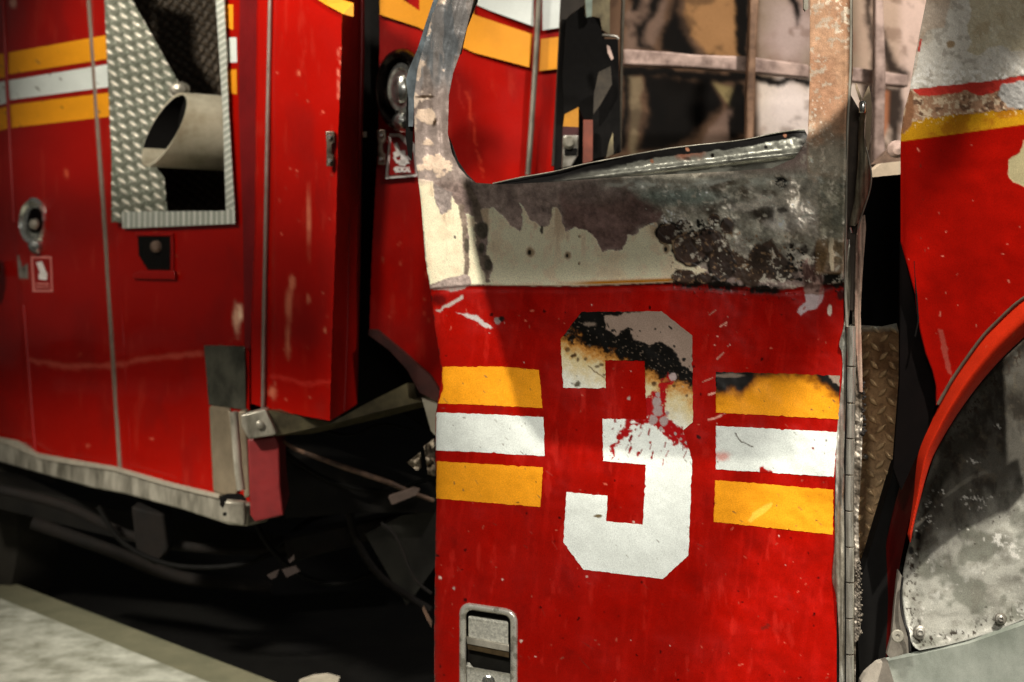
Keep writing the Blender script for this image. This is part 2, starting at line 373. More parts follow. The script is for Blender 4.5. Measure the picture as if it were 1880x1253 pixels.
    for k, (cx, cy, rx, ry) in enumerate(bl):
        x, y, a, b = 740+cx/2.237, cy/2.237, rx/2.237, ry/2.237
        P.over(P.ell(x, y, a*1.1+1.5, b*1.1+1.5, .07, .2, k), S(22, 17, 13), .4, 0, .0012); P.over(P.ell(x, y, a*1.03+.5, b*1.03+.5, .05, .2, k)*sm(-.2, .4, fbm(X, Y, 14, k)), S(140, 116, 88), .4)
        P.over(P.ell(x, y, a, b, .05, .2, k), BROWN*(.7+.25*(k % 3)), .5); P.over(P.ell(x+2, y+2, a*.7, b*.7, .4, .3, k+5)*.6, S(46, 34, 27))
    for k, (cx, cy, rx, ry) in enumerate([(980, 690, 62, 120), (1180, 760, 120, 90), (1060, 600, 70, 40), (1380, 600, 40, 40), (620, 350, 45, 40), (740, 380, 60, 40), (1020, 290, 90, 55), (1190, 260, 50, 25)]):
        P.over(P.ell(1180+cx/4.64, 330+cy/4.64, rx/4.64, ry/4.64, .35, .35, 60+k)*(.9 if k < 4 else .75), S(44, 36, 30), .5)
    P.over(P.ell(1432, 333, 15, 11, .4, .4, 77), BLACK, .5, 0, -.004)
    P.chips((1215, 385, 1262, 412), 60, S(225, 220, 205), 1., 2.4, 5)
    P.chips((1240, 405, 1310, 430), 30, BLACK, 1.5, 4, 6)
    P.chips((1180, 340, 1500, 420), 60, S(205, 205, 190), .8, 2.2, 7, 6, .05)
    P.chips((1440, 450, 1480, 515), 70, BLACK, 1.5, 4.5, 8)
    P.chips((1230, 425, 1480, 520), 160, S(140, 112, 84), .8, 2, 9, 7)
    # dark run and bare metal drip
    P.over(P.poly(zE([(1490, 330), (1600, 300), (1640, 370), (1590, 470), (1570, 650), (1530, 820), (1470, 850), (1400, 800), (1450, 600), (1500, 480)]), 3, 3, 14, 42), S(74, 62, 54), .45, .1)
    P.over(P.poly(zE([(1460, 620), (1560, 600), (1550, 720), (1520, 830), (1470, 800)]), 4, 3, 10, 43), BLACK, .4)
    P.over(P.poly(zE([(1360, 690), (1410, 650), (1430, 760), (1500, 850), (1530, 850), (1545, 960), (1520, 1020), (1440, 1020), (1380, 990), (1365, 880)]), 2, 2, 10, 44), S(138, 112, 102), .45, .1)
    P.over(sm(0, .6, fbm(X, Y*.6, 14, 45))*P.poly(zE([(1360, 690), (1500, 650), (1530, 850), (1545, 960), (1380, 960)]), 2), S(70, 50, 44))
    P.over(P.poly(zE([(1380, 975), (1540, 985), (1520, 1050), (1480, 1100), (1400, 1120), (1345, 1155), (1320, 1130), (1335, 1080), (1395, 1035)]), 1.2, 1.5, 10, 46), S(188, 170, 170), .5, 0, -.0004)
    P.over(P.poly(zE([(1540, 800), (1700, 790), (1700, 880), (1540, 880)]), 1.5, .8), BLACK, .4)
    P.over(P.poly(zE([(1610, 230), (1700, 150), (1715, 450), (1600, 470), (1640, 380), (1605, 310)]), 2, 3, 10, 47), S(44, 46, 42), .3, .3)
    # pillars
    lp = (1-sm(320, 345, Y))*(1-sm(880, 900, X))
    P.over(lp, S(158, 142, 134), .42, .3)
    P.over(lp*(1-sm(90, 190, Y+20*fbm(X, Y, 30, 50))), S(188, 182, 178), .26, .75)
    P.over(lp*sm(.1, .5, fbm(X*1.6, Y*.6, 30, 51))*.6, S(104, 90, 80), .5)
    P.over(lp*(1-sm(90, 190, Y))*sm(.1, .4, fbm(X*2.4, Y*.35, 30, 52))*.7, S(140, 150, 156), .3, .8)
    P.over(lp*sm(.12, .3, fbm(X, Y, 26, 53)-((X-np.interp(Y, [0, 100, 180, 300], [805, 780, 763, 764]))/22)*.5+.1), S(222, 200, 180), .5)
    P.over(P.ell(783, 178, 14, 3, .3, .5, 2)+P.ell(796, 224, 5, 8, .4, .5, 2), S(70, 54, 40))
    P.over(lp*P.ell(835, 262, 24, 60, .8, .3, 4)*.5, S(84, 70, 62))
    for k, (x, y, a, b) in enumerate([(783, 215, 15, 14), (788, 300, 11, 11), (808, 303, 17, 16), (772, 308, 8, 6), (786, 262, 9, 6)]):
        P.over(P.ell(x, y, a, b, .08, .55, k), S(204, 180, 158), .5, 0, .0008)
    rp = sm(1480, 1486, X)*(1-sm(300, 345, Y+25*fbm(X, Y, 24, 54)))
    P.over(rp, S(184, 144, 114), .5, .05)
    P.over(rp*sm(-.2, .6, fbm(X, Y, 60, 55))*.5, S(168, 120, 90))
    P.over(rp*sm(225, 290, Y+18*fbm(X, Y, 20, 56)), S(160, 150, 132), .5, .1)
    P.over(rp*sm(.33, .5, fbm(X, Y, 8, 57))*sm(.1, .5, fbm(X, Y, 60, 58)), S(232, 214, 190))
    P.over(sm(1495, 1510, X)*sm(300, 340, Y)*(1-sm(420, 470, Y))*.8, S(136, 132, 114), .5, .2)
    P.over(sm(1495, 1510, X)*sm(180, 330, Y)*(1-sm(420, 470, Y))*sm(.1, .4, fbm(X, Y, 24, 59))*.55, S(96, 98, 88), .4, .2)
    P.over(sm(1495, 1500, X)*sm(430, 450, Y)*(1-sm(500, 506, Y))*(1-cm)*.6, S(116, 92, 62), .5)
    P.chips((1488, 180, 1530, 260), 40, S(238, 224, 205), .8, 2.2, 11)
    nb = band*(1-cm)
    P.mul(1+nb*(.55+.45*sm(300, 345, Y))*(.30*fbm(X, Y, 9, 140)+.28*fbm(X, Y*1.4, 30, 141)+.22*fbm(X, Y, 3.5, 142)))
    so = P.poly(zE([(-300, 60), (300, 120), (900, 160), (1500, 300), (1500, 900), (500, 900), (250, 500), (-250, 250)]), 30, 20, 50, 9)*nb
    P.over(so*sm(-.3, .5, fbm(X, Y, 22, 143))*.5, S(40, 32, 26)); P.over(nb*sm(.35, .8, fbm(X, Y, 12, 144)+.4*fbm(X, Y, 3, 145))*sm(1180, 1260, X)*.6, S(196, 188, 170), .4, .2)
    P.over(nb*np.exp(-((Y-(342-(X-1100)*.03))/8)**2)*sm(1080, 1180, X)*sm(-.2, .5, fbm(X, Y*2, 20, 146))*.8, S(190, 192, 180), .35, .2)
    P.b = P.b+nb*(.0009*fbm(X, Y, 7, 147))*(.35+.65*sm(320, 345, Y))
    P.mul(1+(.5-.2*cm)*np.maximum(band, 0)*sm(180, 330, Y)); P.c = np.clip(P.c, 0, .88)
    # ---- red skin: flakes, chips, scratches
    redm = (Y > by+6)
    P.over((1-band)*sm(.1, .8, fbm(X, Y*.6, 40, 61))*.45, RED*.55); P.over((1-band)*sm(.2, .7, fbm(X*1.5+Y*.2, Y*.15, 14, 152))*.18, RED*1.7+.004)
    P.over((1-band)*sm(.55, .9, fbm(X, Y*.25, 16, 62))*.3, S(190, 40, 30))
    P.over(P.poly(zC([(120, 155), (200, 165), (262, 218), (235, 215), (190, 185), (140, 162)]), 1.2, 2, 8, 63), S(186, 176, 172), .4, .1)
    P.over(P.poly(zC([(40, 150), (80, 125), (148, 88), (145, 102), (90, 135), (55, 152)]), 1.2, 2, 8, 64), S(170, 156, 148), .4)
    P.over(P.ell(914, 589, 6, 7, .2, .3, 3), S(150, 130, 125)); P.over(P.ell(921, 586, 5, 5, .2, .3, 3), S(30, 20, 18))
    P.over(P.ell(803, 550, 16, 10, .5, .4, 4)*.7, S(50, 10, 10))
    P.over(P.ell(1545, 543, 9, 9, .3, .3), S(60, 20, 18)); P.over(P.ell(1523, 570, 4, 10, .2, .2), S(200, 180, 165))
    P.chips((800, 540, 1540, 1300), 150, S(190, 90, 70), .5, 1.5, 20, 7)
    P.chips((800, 540, 1540, 1300), 30, S(225, 195, 180), .6, 3.4, 21, 2)
    P.chips((800, 540, 1540, 1300), 90, S(60, 4, 4), 1., 3, 22, 4)
    P.chips((800, 860, 1300, 1250), 40, S(150, 50, 40), .4, .8, 23, 30, .7)
    P.chips((1290, 560, 1340, 800), 14, S(220, 160, 140), .8, 1.8, 24, 26, 2.6)
    P.chips((1370, 900, 1420, 1200), 1, S(150, 30, 20), 4, 5, 24, 26, 2.6)
    xl = np.interp(Y, [-60, 60, 179, 286, 474, 600, 690, 760, 1300], [800, 794, 762, 762, 780, 798, 811, 799, 797])
    P.over(np.exp(-((X-xl)/2.2)**2)*sm(-.1, .3, fbm(X, Y, 9, 66))*sm(300, 340, Y), S(40, 24, 20))
    P.over(P.ell(816, 690, 4, 9, .3, .4), S(110, 100, 96))
    return P
door = sheet('cab_door', door_out, dDoor, paint_door, truck, 2.0, [door_hole, rr(849, 1111, 945, 1296, 17)], .004, door_relief)
label(door, 'torn open cab door, its window frame burnt bare')
dDecal = lambda off: (lambda X, Y: dDoor(X, Y)-door_relief(X, Y)-off)

# --- the big numeral
num = zC([(520, 257), (600, 153), (907, 150), (1025, 243), (1027, 575), (990, 606), (1025, 722), (1010, 1085), (912, 1176), (608, 1140), (531, 1035), (543, 843), (700, 857), (695, 955), (835, 968), (847, 738), (683, 724), (681, 562), (850, 565), (842, 340), (690, 338), (694, 445), (530, 443)])
def worn(poly, amp=.9, seed=0, step=5):
    """the same outline with the small wobble of worn film edges"""
    q = random.Random(seed); o = []
    for (x0, y0), (x1, y1) in zip(poly, poly[1:]+poly[:1]):
        L = math.hypot(x1-x0, y1-y0); n = max(1, int(L/step)); o.append((x0, y0)); nx, ny = -(y1-y0)/L, (x1-x0)/L
        for k in range(1, n):
            t = k/n; w = q.gauss(0, amp*.5)+(q.random() < .04)*q.uniform(0, 2.5*amp); o.append((x0+(x1-x0)*t+nx*w, y0+(y1-y0)*t+ny*w))
    return o
def paint_num(X, Y):
    P = Paint(X, Y, WHT, .45); P.mul(1+.03*fbm(X, Y, 12, 1))
    u = (X-1030)*.42+1030*0                                     # char front slopes down to the right
    f = Y-(608+(X-1030)*.42)                                    # pixels below the char front
    n = fbm(X, Y, 26, 70)*10+fbm(X, Y, 8, 74)*8+fbm(X, Y, 3.4, 76)*6
    P.over(1-sm(20, 118, f+n*1.2), S(196, 176, 122), .5)
    P.over((1-sm(12, 44, f+n*.9))*.9, S(176, 112, 34), .5)
    P.over(1-sm(0, 20, f+n*1.1), S(70, 38, 12), .5)
    P.over(1-sm(-3, 8, f+n*1.3), BLACK*.7, .35, 0, .0006); P.over((1-sm(-3, 8, f+n*1.3))*sm(.5, .8, fbm(X, Y, 4, 77)), S(90, 78, 66), .4)
    P.over(P.poly(zC([(690, 165), (907, 140), (1035, 235), (1030, 385), (985, 350), (950, 290), (905, 270), (860, 280), (810, 265), (780, 215), (735, 245), (695, 215)]), 1.2, 5, 16, 71), S(136, 117, 103), .55, 0, -.0003)
    P.over(P.ell(1083, 596, 12, 4, .3, .5, 6), S(110, 96, 84))
    P.chips((1110, 585, 1270, 700), 26, BLACK, 1, 3, 31, 14, .9)
    for k in range(26):
        rg = random.Random(200+k); x = rg.uniform(1040, 1270); P.over(P.ell(x, 665+(x-1030)*.36-22+rg.gauss(0, 9), rg.uniform(2, 5), rg.uniform(2, 4.5), .4, .2, k)*(.8), S(60, 36, 14))
    # red scrape that crosses the middle
    sc = np.maximum(P.line(zC([(940, 395), (900, 470), (870, 560), (790, 590), (735, 650), (718, 692)]), 5, 2, 9, 1), P.line(zC([(880, 480), (900, 560), (960, 610), (1030, 680)]), 8, 3, 9, 2))
    sc = np.maximum(sc, P.poly(zC([(855, 470), (920, 430), (930, 560), (1000, 610), (960, 660), (880, 590), (800, 575), (740, 625), (770, 560), (848, 520)]), 2, 6, 9, 73)*sm(-.9, -.2, fbm(X, Y, 8, 75)))
    P.over(sc, np.array([.34, .005, .006]), .4, 0, -.0005)
    for k, (x, y, r) in enumerate([(889, 497, 16), (893, 530, 19), (875, 565, 17), (915, 570, 16), (893, 470, 9), (930, 540, 8), (905, 600, 8), (950, 400, 14), (960, 620, 6), (980, 640, 5), (1000, 655, 5)]):
        P.over(P.ell(780+x/2.0875, 500+y/2.0875, r/2.0875, r*1.1/2.0875, .15, .25, k), S(158, 140, 136), .5)
    P.chips((1120, 760, 1260, 850), 40, RED*1.0, .8, 2.4, 34, 14, 1.9)
    P.chips((1040, 640, 1270, 1060), 40, S(150, 146, 130), .5, 1.2, 32, 6, .8)
    P.over(P.ell(1097, 948, 8, 3, .3, .5, 9), S(110, 96, 70)); P.over(P.line(zC([(625, 360), (690, 410)]), .8, .8, 2), S(100, 80, 50))
    P.over(P.ell(1060, 706, 8, 5, .3, .5, 9), S(90, 84, 70))
    return P
sheet('numeral', worn(num, .8, 3), dDecal(.0009), paint_num, door, 1.7, [], .0006)
def paint_stripe(base, seed, burn=None):
    def f(X, Y):
        P = Paint(X, Y, base, .45); P.mul(1+.05*fbm(X, Y, 14, seed))
        P.over(sm(.2, .9, fbm(X, Y, 40, seed+4))*.25, base*.72)
        x0, x1, y0, y1 = X.min(), X.max(), Y.min(), Y.max()
        P.chips((x0, y0, x1, y1), 9, S(90, 80, 60), .5, 1.3, seed, 9, .8); P.chips((x0, y0, x1, y1), 7, S(90, 70, 40), .4, 1.4, seed+1, 3)
        if burn: burn(P)
        return P
    return f
def burn_right(P):
    f = P.Y-(700+24*np.cos((P.X-1440)/70.)*1.0)
    v = P.Y-np.interp(P.X, [1315, 1360, 1395, 1480, 1500, 1540], [722, 716, 688, 684, 700, 728])+8*fbm(P.X, P.Y, 14, 81)
    P.over(1-sm(-8, 26, v), S(120, 64, 8)); P.over(1-sm(-10, 6, v), BLACK, .4)
    P.over(P.poly([(1518, 686), (1545, 690), (1545, 712), (1528, 700)], 1, 2, 8), S(130, 114, 100))
    P.over(P.ell(1330, 690, 30, 3, .4, .5, 3), S(110, 96, 84))
def burn_none(P):
    P.over(P.ell(1408, 941-10, 1, 1)*0, BLACK)
def flash(P):
    P.over(P.poly(zD([(168, 718), (185, 690), (225, 665), (250, 655), (248, 670), (215, 695), (180, 722)]), 1, 1, 8), S(240, 178, 60))
def white_r(P):
    P.over(P.poly(zD([(205, 560), (208, 540), (220, 535), (225, 545), (250, 552), (250, 575)]), 1, 1, 6), RED)
    P.over(P.line(zD([(125, 428), (150, 455), (185, 470)]), 1.2, .8, 2), S(70, 62, 50)); P.over(P.ell(1326, 838, 12, 8, .7, .6), S(200, 150, 140))
    P.over(P.ell(1493, 823, 2, 2), S(120, 10, 10))
for nm, pts, c, sd, bf, lb in [
    ('stripe', zC([(80, 362), (300, 362), (437, 375), (451, 521), (200, 508), (50, 503), (70, 445), (66, 400), (68, 365)]), YEL, 300, None, 'upper yellow stripe left of the numeral'),
    ('stripe', zC([(45, 538), (250, 545), (455, 556), (459, 705), (200, 690), (42, 683)]), WHT*.9, 310, None, 'white stripe left of the numeral'),
    ('stripe', zC([(45, 725), (453, 748), (443, 900), (43, 868)]), YEL, 320, None, 'lower yellow stripe left of the numeral'),
    ('stripe', zD([(62, 222), (474, 235), (470, 380), (62, 358)]), YEL, 330, burn_right, 'scorched upper yellow stripe right of the numeral'),
    ('stripe', zD([(62, 402), (466, 422), (453, 571), (62, 546)]), WHT*.85, 340, white_r, 'white stripe right of the numeral'),
    ('stripe', zD([(60, 582), (453, 614), (450, 763), (54, 720)]), YEL, 350, flash, 'lower yellow stripe right of the numeral')]:
    label(sheet(nm, worn(pts, .9, sd), dDecal(.0008), paint_stripe(c, sd, bf), door, 2., [], .0006), lb)

# --- inner sill of the window, buckled up
M_black = mat('soot and shade black', S(13, 11, 9), .8, 0, .4, 9, spec=.12)  # also fills gaps and hollows, their shade put into the colour
M_rubber = mat('black rubber', S(34, 32, 30), .45, 0, .3, 30)
M_alu = mat('scuffed aluminium', S(178, 172, 156), .36, .35, .35, 14, S(96, 92, 80), .5, .12, 90, stretch=(1, 1, .4))
M_chrome = mat('tarnished chrome', S(230, 230, 222), .2, .92, .2, 20, S(110, 108, 98), .4, .04)
M_steel = mat('bare steel', S(160, 156, 146), .35, .5, .4, 25, S(84, 78, 66), .5, .15)
sill_top = smooth([(905, 338), (960, 326), (1017, 316), (1060, 305), (1120, 293), (1232, 273), (1340, 261), (1380, 255), (1420, 246), (1460, 240), (1478, 240)], 4)
dSill = lambda x, y: dDoor(x, y)+.035
lip = sheet('window_sill', sill_top+[(1483, 250), (1478, 275), (1458, 296), (1420, 313), (1340, 322), (1200, 328), (1060, 334), (950, 341)], dSill,
    (lambda X, Y: (lambda P, top: (P.over(sm(.1, .5, fbm(X*.5, Y, 14, 91)), S(104, 104, 96), .4, .7), P.over(np.exp(-((Y-(323-(X-1150)*.115))/2.2)**2)*sm(1130, 1200, X), S(228, 226, 214), .25, .8),
        P.over(P.ell(1262, 272, 26, 16, .6, .4), S(150, 90, 66)), P.over(sm(1180, 1060, X)*.0+(1-sm(1050, 1180, X+30*fbm(X, Y, 12, 4)))*.75, S(44, 42, 38), .5),
        P.over(1-sm(top+12, top+15+9*(X < 1150), Y+2.5*fbm(X, Y, 18, 6)), S(9, 7, 6), .8, 0), P.over(sm(1452, 1476, X), S(40, 38, 34), .4),  # black strip under the top edge is a painted shadow
        [P.over(P.ell(a, b, 3.2, 4, .3, .3), S(20, 15, 12)) for a, b in ((1308, 286), (1406, 270))], [P.over(P.ell(a, b, 3.4, 3.4, .3, .3), S(160, 110, 84)) for a, b in ((1197, 296), (1262, 275), (1441, 249))], P)[-1])(Paint(X, Y, S(122, 122, 112), .35, .35), np.interp(X, [p[0] for p in sill_top], [p[1] for p in sill_top]))),
    door, 1.8, [], .003, lambda X, Y: .010*np.exp(-((Y-(318-(X-1150)*.115))/7)**2)+.005*np.sin((Y-250)/16.)+.003*fbm(X, Y, 40, 2))
ptube('sill_edge', [(x, y-.6) for x, y in sill_top], lambda x, y: dSill(x, y)-.004, 1.3, M_alu, door, seg=8)
label(lip, 'buckled bare metal sill below the window opening')
# dark folded return along the left curve of the opening, and the rubber glass channel at the top of it
prism('window_seal', zA([(188, 560), (200, 590), (225, 660), (262, 715), (300, 752), (262, 742), (225, 705), (200, 650)]), lambda x, y: dDoor(x, y)+.012, .02, M_rubber, door)
prism('glass_channel', zA([(312, -120), (306, 0), (262, 110), (238, 218), (226, 222), (232, 190), (256, 100), (292, 0), (298, -120)]), lambda x, y: dDoor(x, y)+.02, .025, M_rubber, door)
ptube('channel_lip', zA([(302, -120), (297, 0), (258, 104), (234, 206)]), lambda x, y: dDoor(x, y)+.018, 1.6, M_alu, door)
# bluish folded flange behind the left pillar
prism('pillar_flange', zA([(150, -120), (148, 0), (128, 60), (95, 180), (62, 300), (46, 400), (42, 520), (22, 520), (22, 410), (12, 330), (22, 290), (60, 200), (95, 90), (125, 0), (130, -120)]), lambda x, y: dDoor(x, y)+.03, .012,
      mat('heat-blued steel', S(108, 118, 124), .45, .5, .3, 22, S(52, 56, 56), .45, .3, 60), door)
prism('pillar_shadow_gap', zA([(22, 330), (46, 400), (40, 560), (36, 660), (20, 640), (10, 560), (14, 430)]), lambda x, y: dDoor(x, y)+.045, .01, M_black, door)
# clip at the top of the right pillar
prism('window_clip', zB([(384, -20), (398, -20), (400, 30), (390, 40), (384, 32)]), lambda x, y: dDoor(x, y)-.004, .01, M_alu, door)

# --- latch handle low on the door
_r0 = float(door_relief(np.array([897.]), np.array([1200.]))[0])
dH = lambda off: (lambda x, y: dDoor(x, y)-_r0-off)
def ring_sheet():
    outer = rr(843, 1104, 951, 1300, 22); inner = rr(856, 1119, 937, 1288, 12)
    def rel(X, Y):
        d1 = -sdf(X, Y, outer)[0]; return .0005+.009*np.sin(np.clip(d1/13., 0, 1)*math.pi)**.6
    return sheet('door_handle', outer, dH(0), lambda X, Y: (lambda P: (P.over(sm(0, .6, fbm(X, Y, 14, 3)), S(150, 146, 132), .35, .5), P)[-1])(Paint(X, Y, S(206, 202, 188), .26, .5)), hd, 1.6, [inner], .003, rel)
hd = door
ring_sheet()
dish = prism('handle_dish', rr(857, 1120, 936, 1288, 11), dH(-.024), .004, mat('dark cast metal', S(40, 38, 33), .45, .6, .4, 40), door)
def paint_pad(X, Y):
    P = Paint(X, Y, S(190, 188, 174), .42, .4); P.mul(1+.35*fbm(X, Y, 3.0, 4)); return P
sheet('handle_paddle', rr(860, 1131, 933, 1174, 4), dH(-.002), paint_pad, door, 1.6, [], .004, lambda X, Y: .006*sm(1165, 1190, Y-(X-860)*.155+0*X)+.0015*np.exp(-((Y-(X-860)*.155-1135)/2.)**2))
prism('handle_grip', Z(780, 1060, 5.875, [(446, 648), (908, 735), (908, 808), (458, 722)]), dH(.006), .012, M_alu, door, bev=.0015)
prism('handle_grip', Z(780, 1060, 5.875, [(458, 724), (906, 810), (906, 868), (466, 778)]), dH(.001), .010, mat('brown stained metal', S(92, 76, 52), .5, .6, .4, 60), door)
sheet('handle_plate', Z(780, 1060, 5.875, [(455, 925), (480, 925), (520, 975), (920, 1045), (918, 1350), (425, 1350), (440, 960)]), dH(-.008), paint_pad, door, 1.6, [], .004, lambda X, Y: .005*np.exp(-((Y-(1226+(X-870)*.17))/4.)**2))
lathe('handle_screw', W(897, 1251, dDoor(897, 1251)-_r0+.004), [(.014, 0), (.014, .004), (.010, .006), (.009, .003), (.006, .003), (.004, .006), (.0, .006)], M_chrome, door, seg=24)

# --- hinge side of the door: long piano hinge, bent flange and torn strap
xh = lambda y: np.interp(y, [-60, 150, 300, 520, 620, 740, 900, 1050, 1300], [1571, 1566, 1560, 1561, 1563, 1562, 1559, 1560, 1559])
dHg = lambda x, y: dDoor(x, y)-.004
M_knk = mat('worn hinge steel', S(214, 208, 194), .27, .75, .3, 40, S(112, 104, 90), .47, .12, 90, stretch=(3, 1, .25))
kn = [598, 673, 740, 805, 872, 938, 1004, 1069, 1135, 1201, 1300]
for i, (a, b) in enumerate(zip(kn[:-1], kn[1:])):
    ptube('hinge_knuckle', [(float(xh(a+1)), a+1), (float(xh(a+2)), a+2), (float(xh((a+b)/2)), (a+b)/2), (float(xh(b-2)), b-2), (float(xh(b-1)), b-1)], dHg, [6, 8.4, 8.4, 8.4, 6], M_knk, door, seg=20)
def paint_metal(c1, c2, r=.33, mt=.5, seed=0, sc=24, st=(1, .3)):
    def f(X, Y):
        P = Paint(X, Y, c1, r, mt); P.over(sm(-.1, .6, fbm(X*st[0], Y*st[1], sc, seed)), c2, r+.1, mt*.7)
        P.over(sm(.3, .7, fbm(X*st[0]*2, Y*st[1], sc*.6, seed+3))*.6, S(60, 52, 42)); P.mul(1+.12*fbm(X, Y, 4, seed+9)); P.over(sm(0, .35, np.sin(X*.75+2*fbm(X, Y*.2, 30, seed)))*.45, S(48, 42, 34)); return P
    return f
fl = smooth([(1549, 440), (1552, 520), (1553, 560), (1549, 600), (1541, 632), (1546, 650), (1547, 690), (1540, 745), (1530, 820), (1526, 850), (1534, 862), (1533, 930), (1533, 1000), (1528, 1062), (1536, 1100), (1541, 1180), (1541, 1300)], 4)
fr2 = [(1556, 1300), (1553, 1180), (1554, 1100), (1551, 1000), (1552, 900), (1549, 850), (1552, 760), (1556, 640), (1562, 520), (1560, 440)]
sheet('hinge_flange', fl+fr2, dDoor, paint_metal(S(214, 210, 196), S(150, 142, 126), .35, .7, 4), door, 1.7, [], .003,
      lambda X, Y: .006+.012*np.sin((X-1530)/5.+Y/90.)*.5+.008*fbm(X, Y*.3, 30, 4))
sheet('hinge_leaf', [(1565, 560), (1576, 560), (1580, 700), (1584, 760), (1582, 850), (1576, 950), (1578, 1050), (1580, 1150), (1576, 1175), (1571, 1180), (1571, 1300), (1560, 1300), (1562, 900), (1566, 700)], lambda x, y: dDoor(x, y)+.012,
      paint_metal(S(160, 150, 136), S(90, 80, 68), .5, .5, 8), door, 1.7, [], .003, lambda X, Y: .004*fbm(X, Y, 12, 3))
ptube('hinge_gap', [(1553, 600), (1554, 740), (1551, 900), (1552, 1050), (1552, 1300)], lambda x, y: dDoor(x, y)-.011, 1.3, M_black, door, seg=8, sm_=3)
# frayed fuzz of torn metal and ash on the outer hinge edge
def fuzz(name, pts, n, r, m, parent, dfn, seed):
    import bmesh
    bm = bmesh.new(); q = random.Random(seed)
    for k in range(n):
        i = q.randrange(len(pts)-1); t = q.random(); x = pts[i][0]*(1-t)+pts[i+1][0]*t+q.gauss(0, r); y = pts[i][1]*(1-t)+pts[i+1][1]*t; s = q.uniform(.001, .0032)
        c = Vector(W(x, y, dfn(x, y)+q.uniform(-.006, .006)))
        bmesh.ops.create_icosphere(bm, subdivisions=1, radius=s, matrix=__import__('mathutils').Matrix.Translation(c))
    me = bpy.data.meshes.new(name); bm.to_mesh(me); bm.free(); return link(name, me, m, parent)
M_ash = mat('ash crust', S(120, 110, 96), .9, 0, .6, 200, S(34, 28, 24), .5, .5)
fuzz('ash_crust', [(1585, 700), (1586, 790), (1583, 800)], 90, 1.6, mat('char crust', S(38, 32, 28), .9, 0, .5, 150), door, lambda x, y: dDoor(x, y)+.012, 3)
fuzz('ash_crust', [(1575, 1030), (1578, 1110), (1576, 1165)], 190, 2.4, M_ash, door, lambda x, y: dDoor(x, y)+.012, 4)
# upper part: dark channel, long light strap, twisted strap with clip
prism('hinge_channel', [(1562, 175), (1580, 205), (1578, 340), (1575, 400), (1572, 480), (1568, 570), (1556, 570), (1556, 440), (1557, 300)], lambda x, y: dDoor(x, y)+.008, .004, mat('dark brown steel', S(74, 64, 54), .55, .4, .4, 50), door)
ptube('pillar_bead', [(1563, -55), (1562, 120), (1556, 240), (1553, 420), (1552, 520), (1555, 600)], lambda x, y: dDoor(x, y)-.006, [2.4, 2.6, 2.6, 2.4, 2.4, 3], M_alu, door, seg=10, sm_=3)
sheet('hinge_strap', [(1576, 400), (1588, 395), (1590, 420), (1586, 470), (1582, 530), (1580, 575), (1582, 640), (1584, 720), (1578, 720), (1572, 640), (1569, 580), (1570, 500), (1572, 440)], lambda x, y: dDoor(x, y)+.004,
      paint_metal(S(176, 150, 132), S(150, 116, 100), .5, .3, 12), door, 1.7, [], .003, lambda X, Y: .006*np.exp(-((X-(1575-(Y-400)*.03))/3.)**2))
st_l = [(1576, 205), (1577, 250), (1573, 320), (1571, 350), (1568, 385), (1561, 412), (1564, 425)]
sheet('bent_strap', smooth([(1580, 205), (1577, 240), (1576, 290), (1573, 330), (1569, 370), (1562, 400), (1560, 414)], 4)+smooth([(1570, 416), (1580, 400), (1590, 372), (1598, 345), (1600, 326), (1596, 300), (1588, 270), (1588, 225), (1592, 190)], 4),
      lambda x, y: dDoor(x, y)-.012, paint_metal(S(150, 140, 118), S(108, 98, 80), .5, .45, 14), door, 1.7, [], .003,
      lambda X, Y: .012*np.sin((X-1560)/9.+Y/60.)+.01*fbm(X, Y, 50, 5, 2))
ptube('strap_edge', [(1590, 270), (1597, 300), (1600, 326), (1597, 350), (1589, 376), (1581, 400), (1576, 420)], lambda x, y: dDoor(x, y)-.022, 1.5, M_alu, door, seg=8, sm_=4)
prism('strap_tip', zH([(480, 330), (530, 225), (545, 290), (552, 400), (545, 560), (530, 690), (515, 690), (505, 560), (512, 400), (505, 340)]), lambda x, y: dDoor(x, y)+.01, .003, mat('tan scorched metal', S(176, 156, 128), .5, .3, .3, 40), door)
prism('strap_tip', zH([(436, 200), (480, 320), (470, 340), (455, 300), (435, 240)]), lambda x, y: dDoor(x, y)+.002, .003, MATS['tan scorched metal'], door)
tube('strap_clip', [W(1584, 186, 2.70), W(1584, 190, 2.70), W(1584, 206, 2.70), W(1584, 208, 2.70)], [.0055, .0075, .0075, .006], M_chrome, door, seg=16)
ptube('hinge_pin', [(1561, 418), (1563, 428)], lambda x, y: 2.70, 1.8, M_chrome, door, seg=8)
ptube('pillar_edge', [(1578, 215), (1579, 240), (1577, 290), (1574, 340), (1572, 380)], lambda x, y: dDoor(x, y)-.002, 1.2, M_alu, door, seg=8, sm_=3)

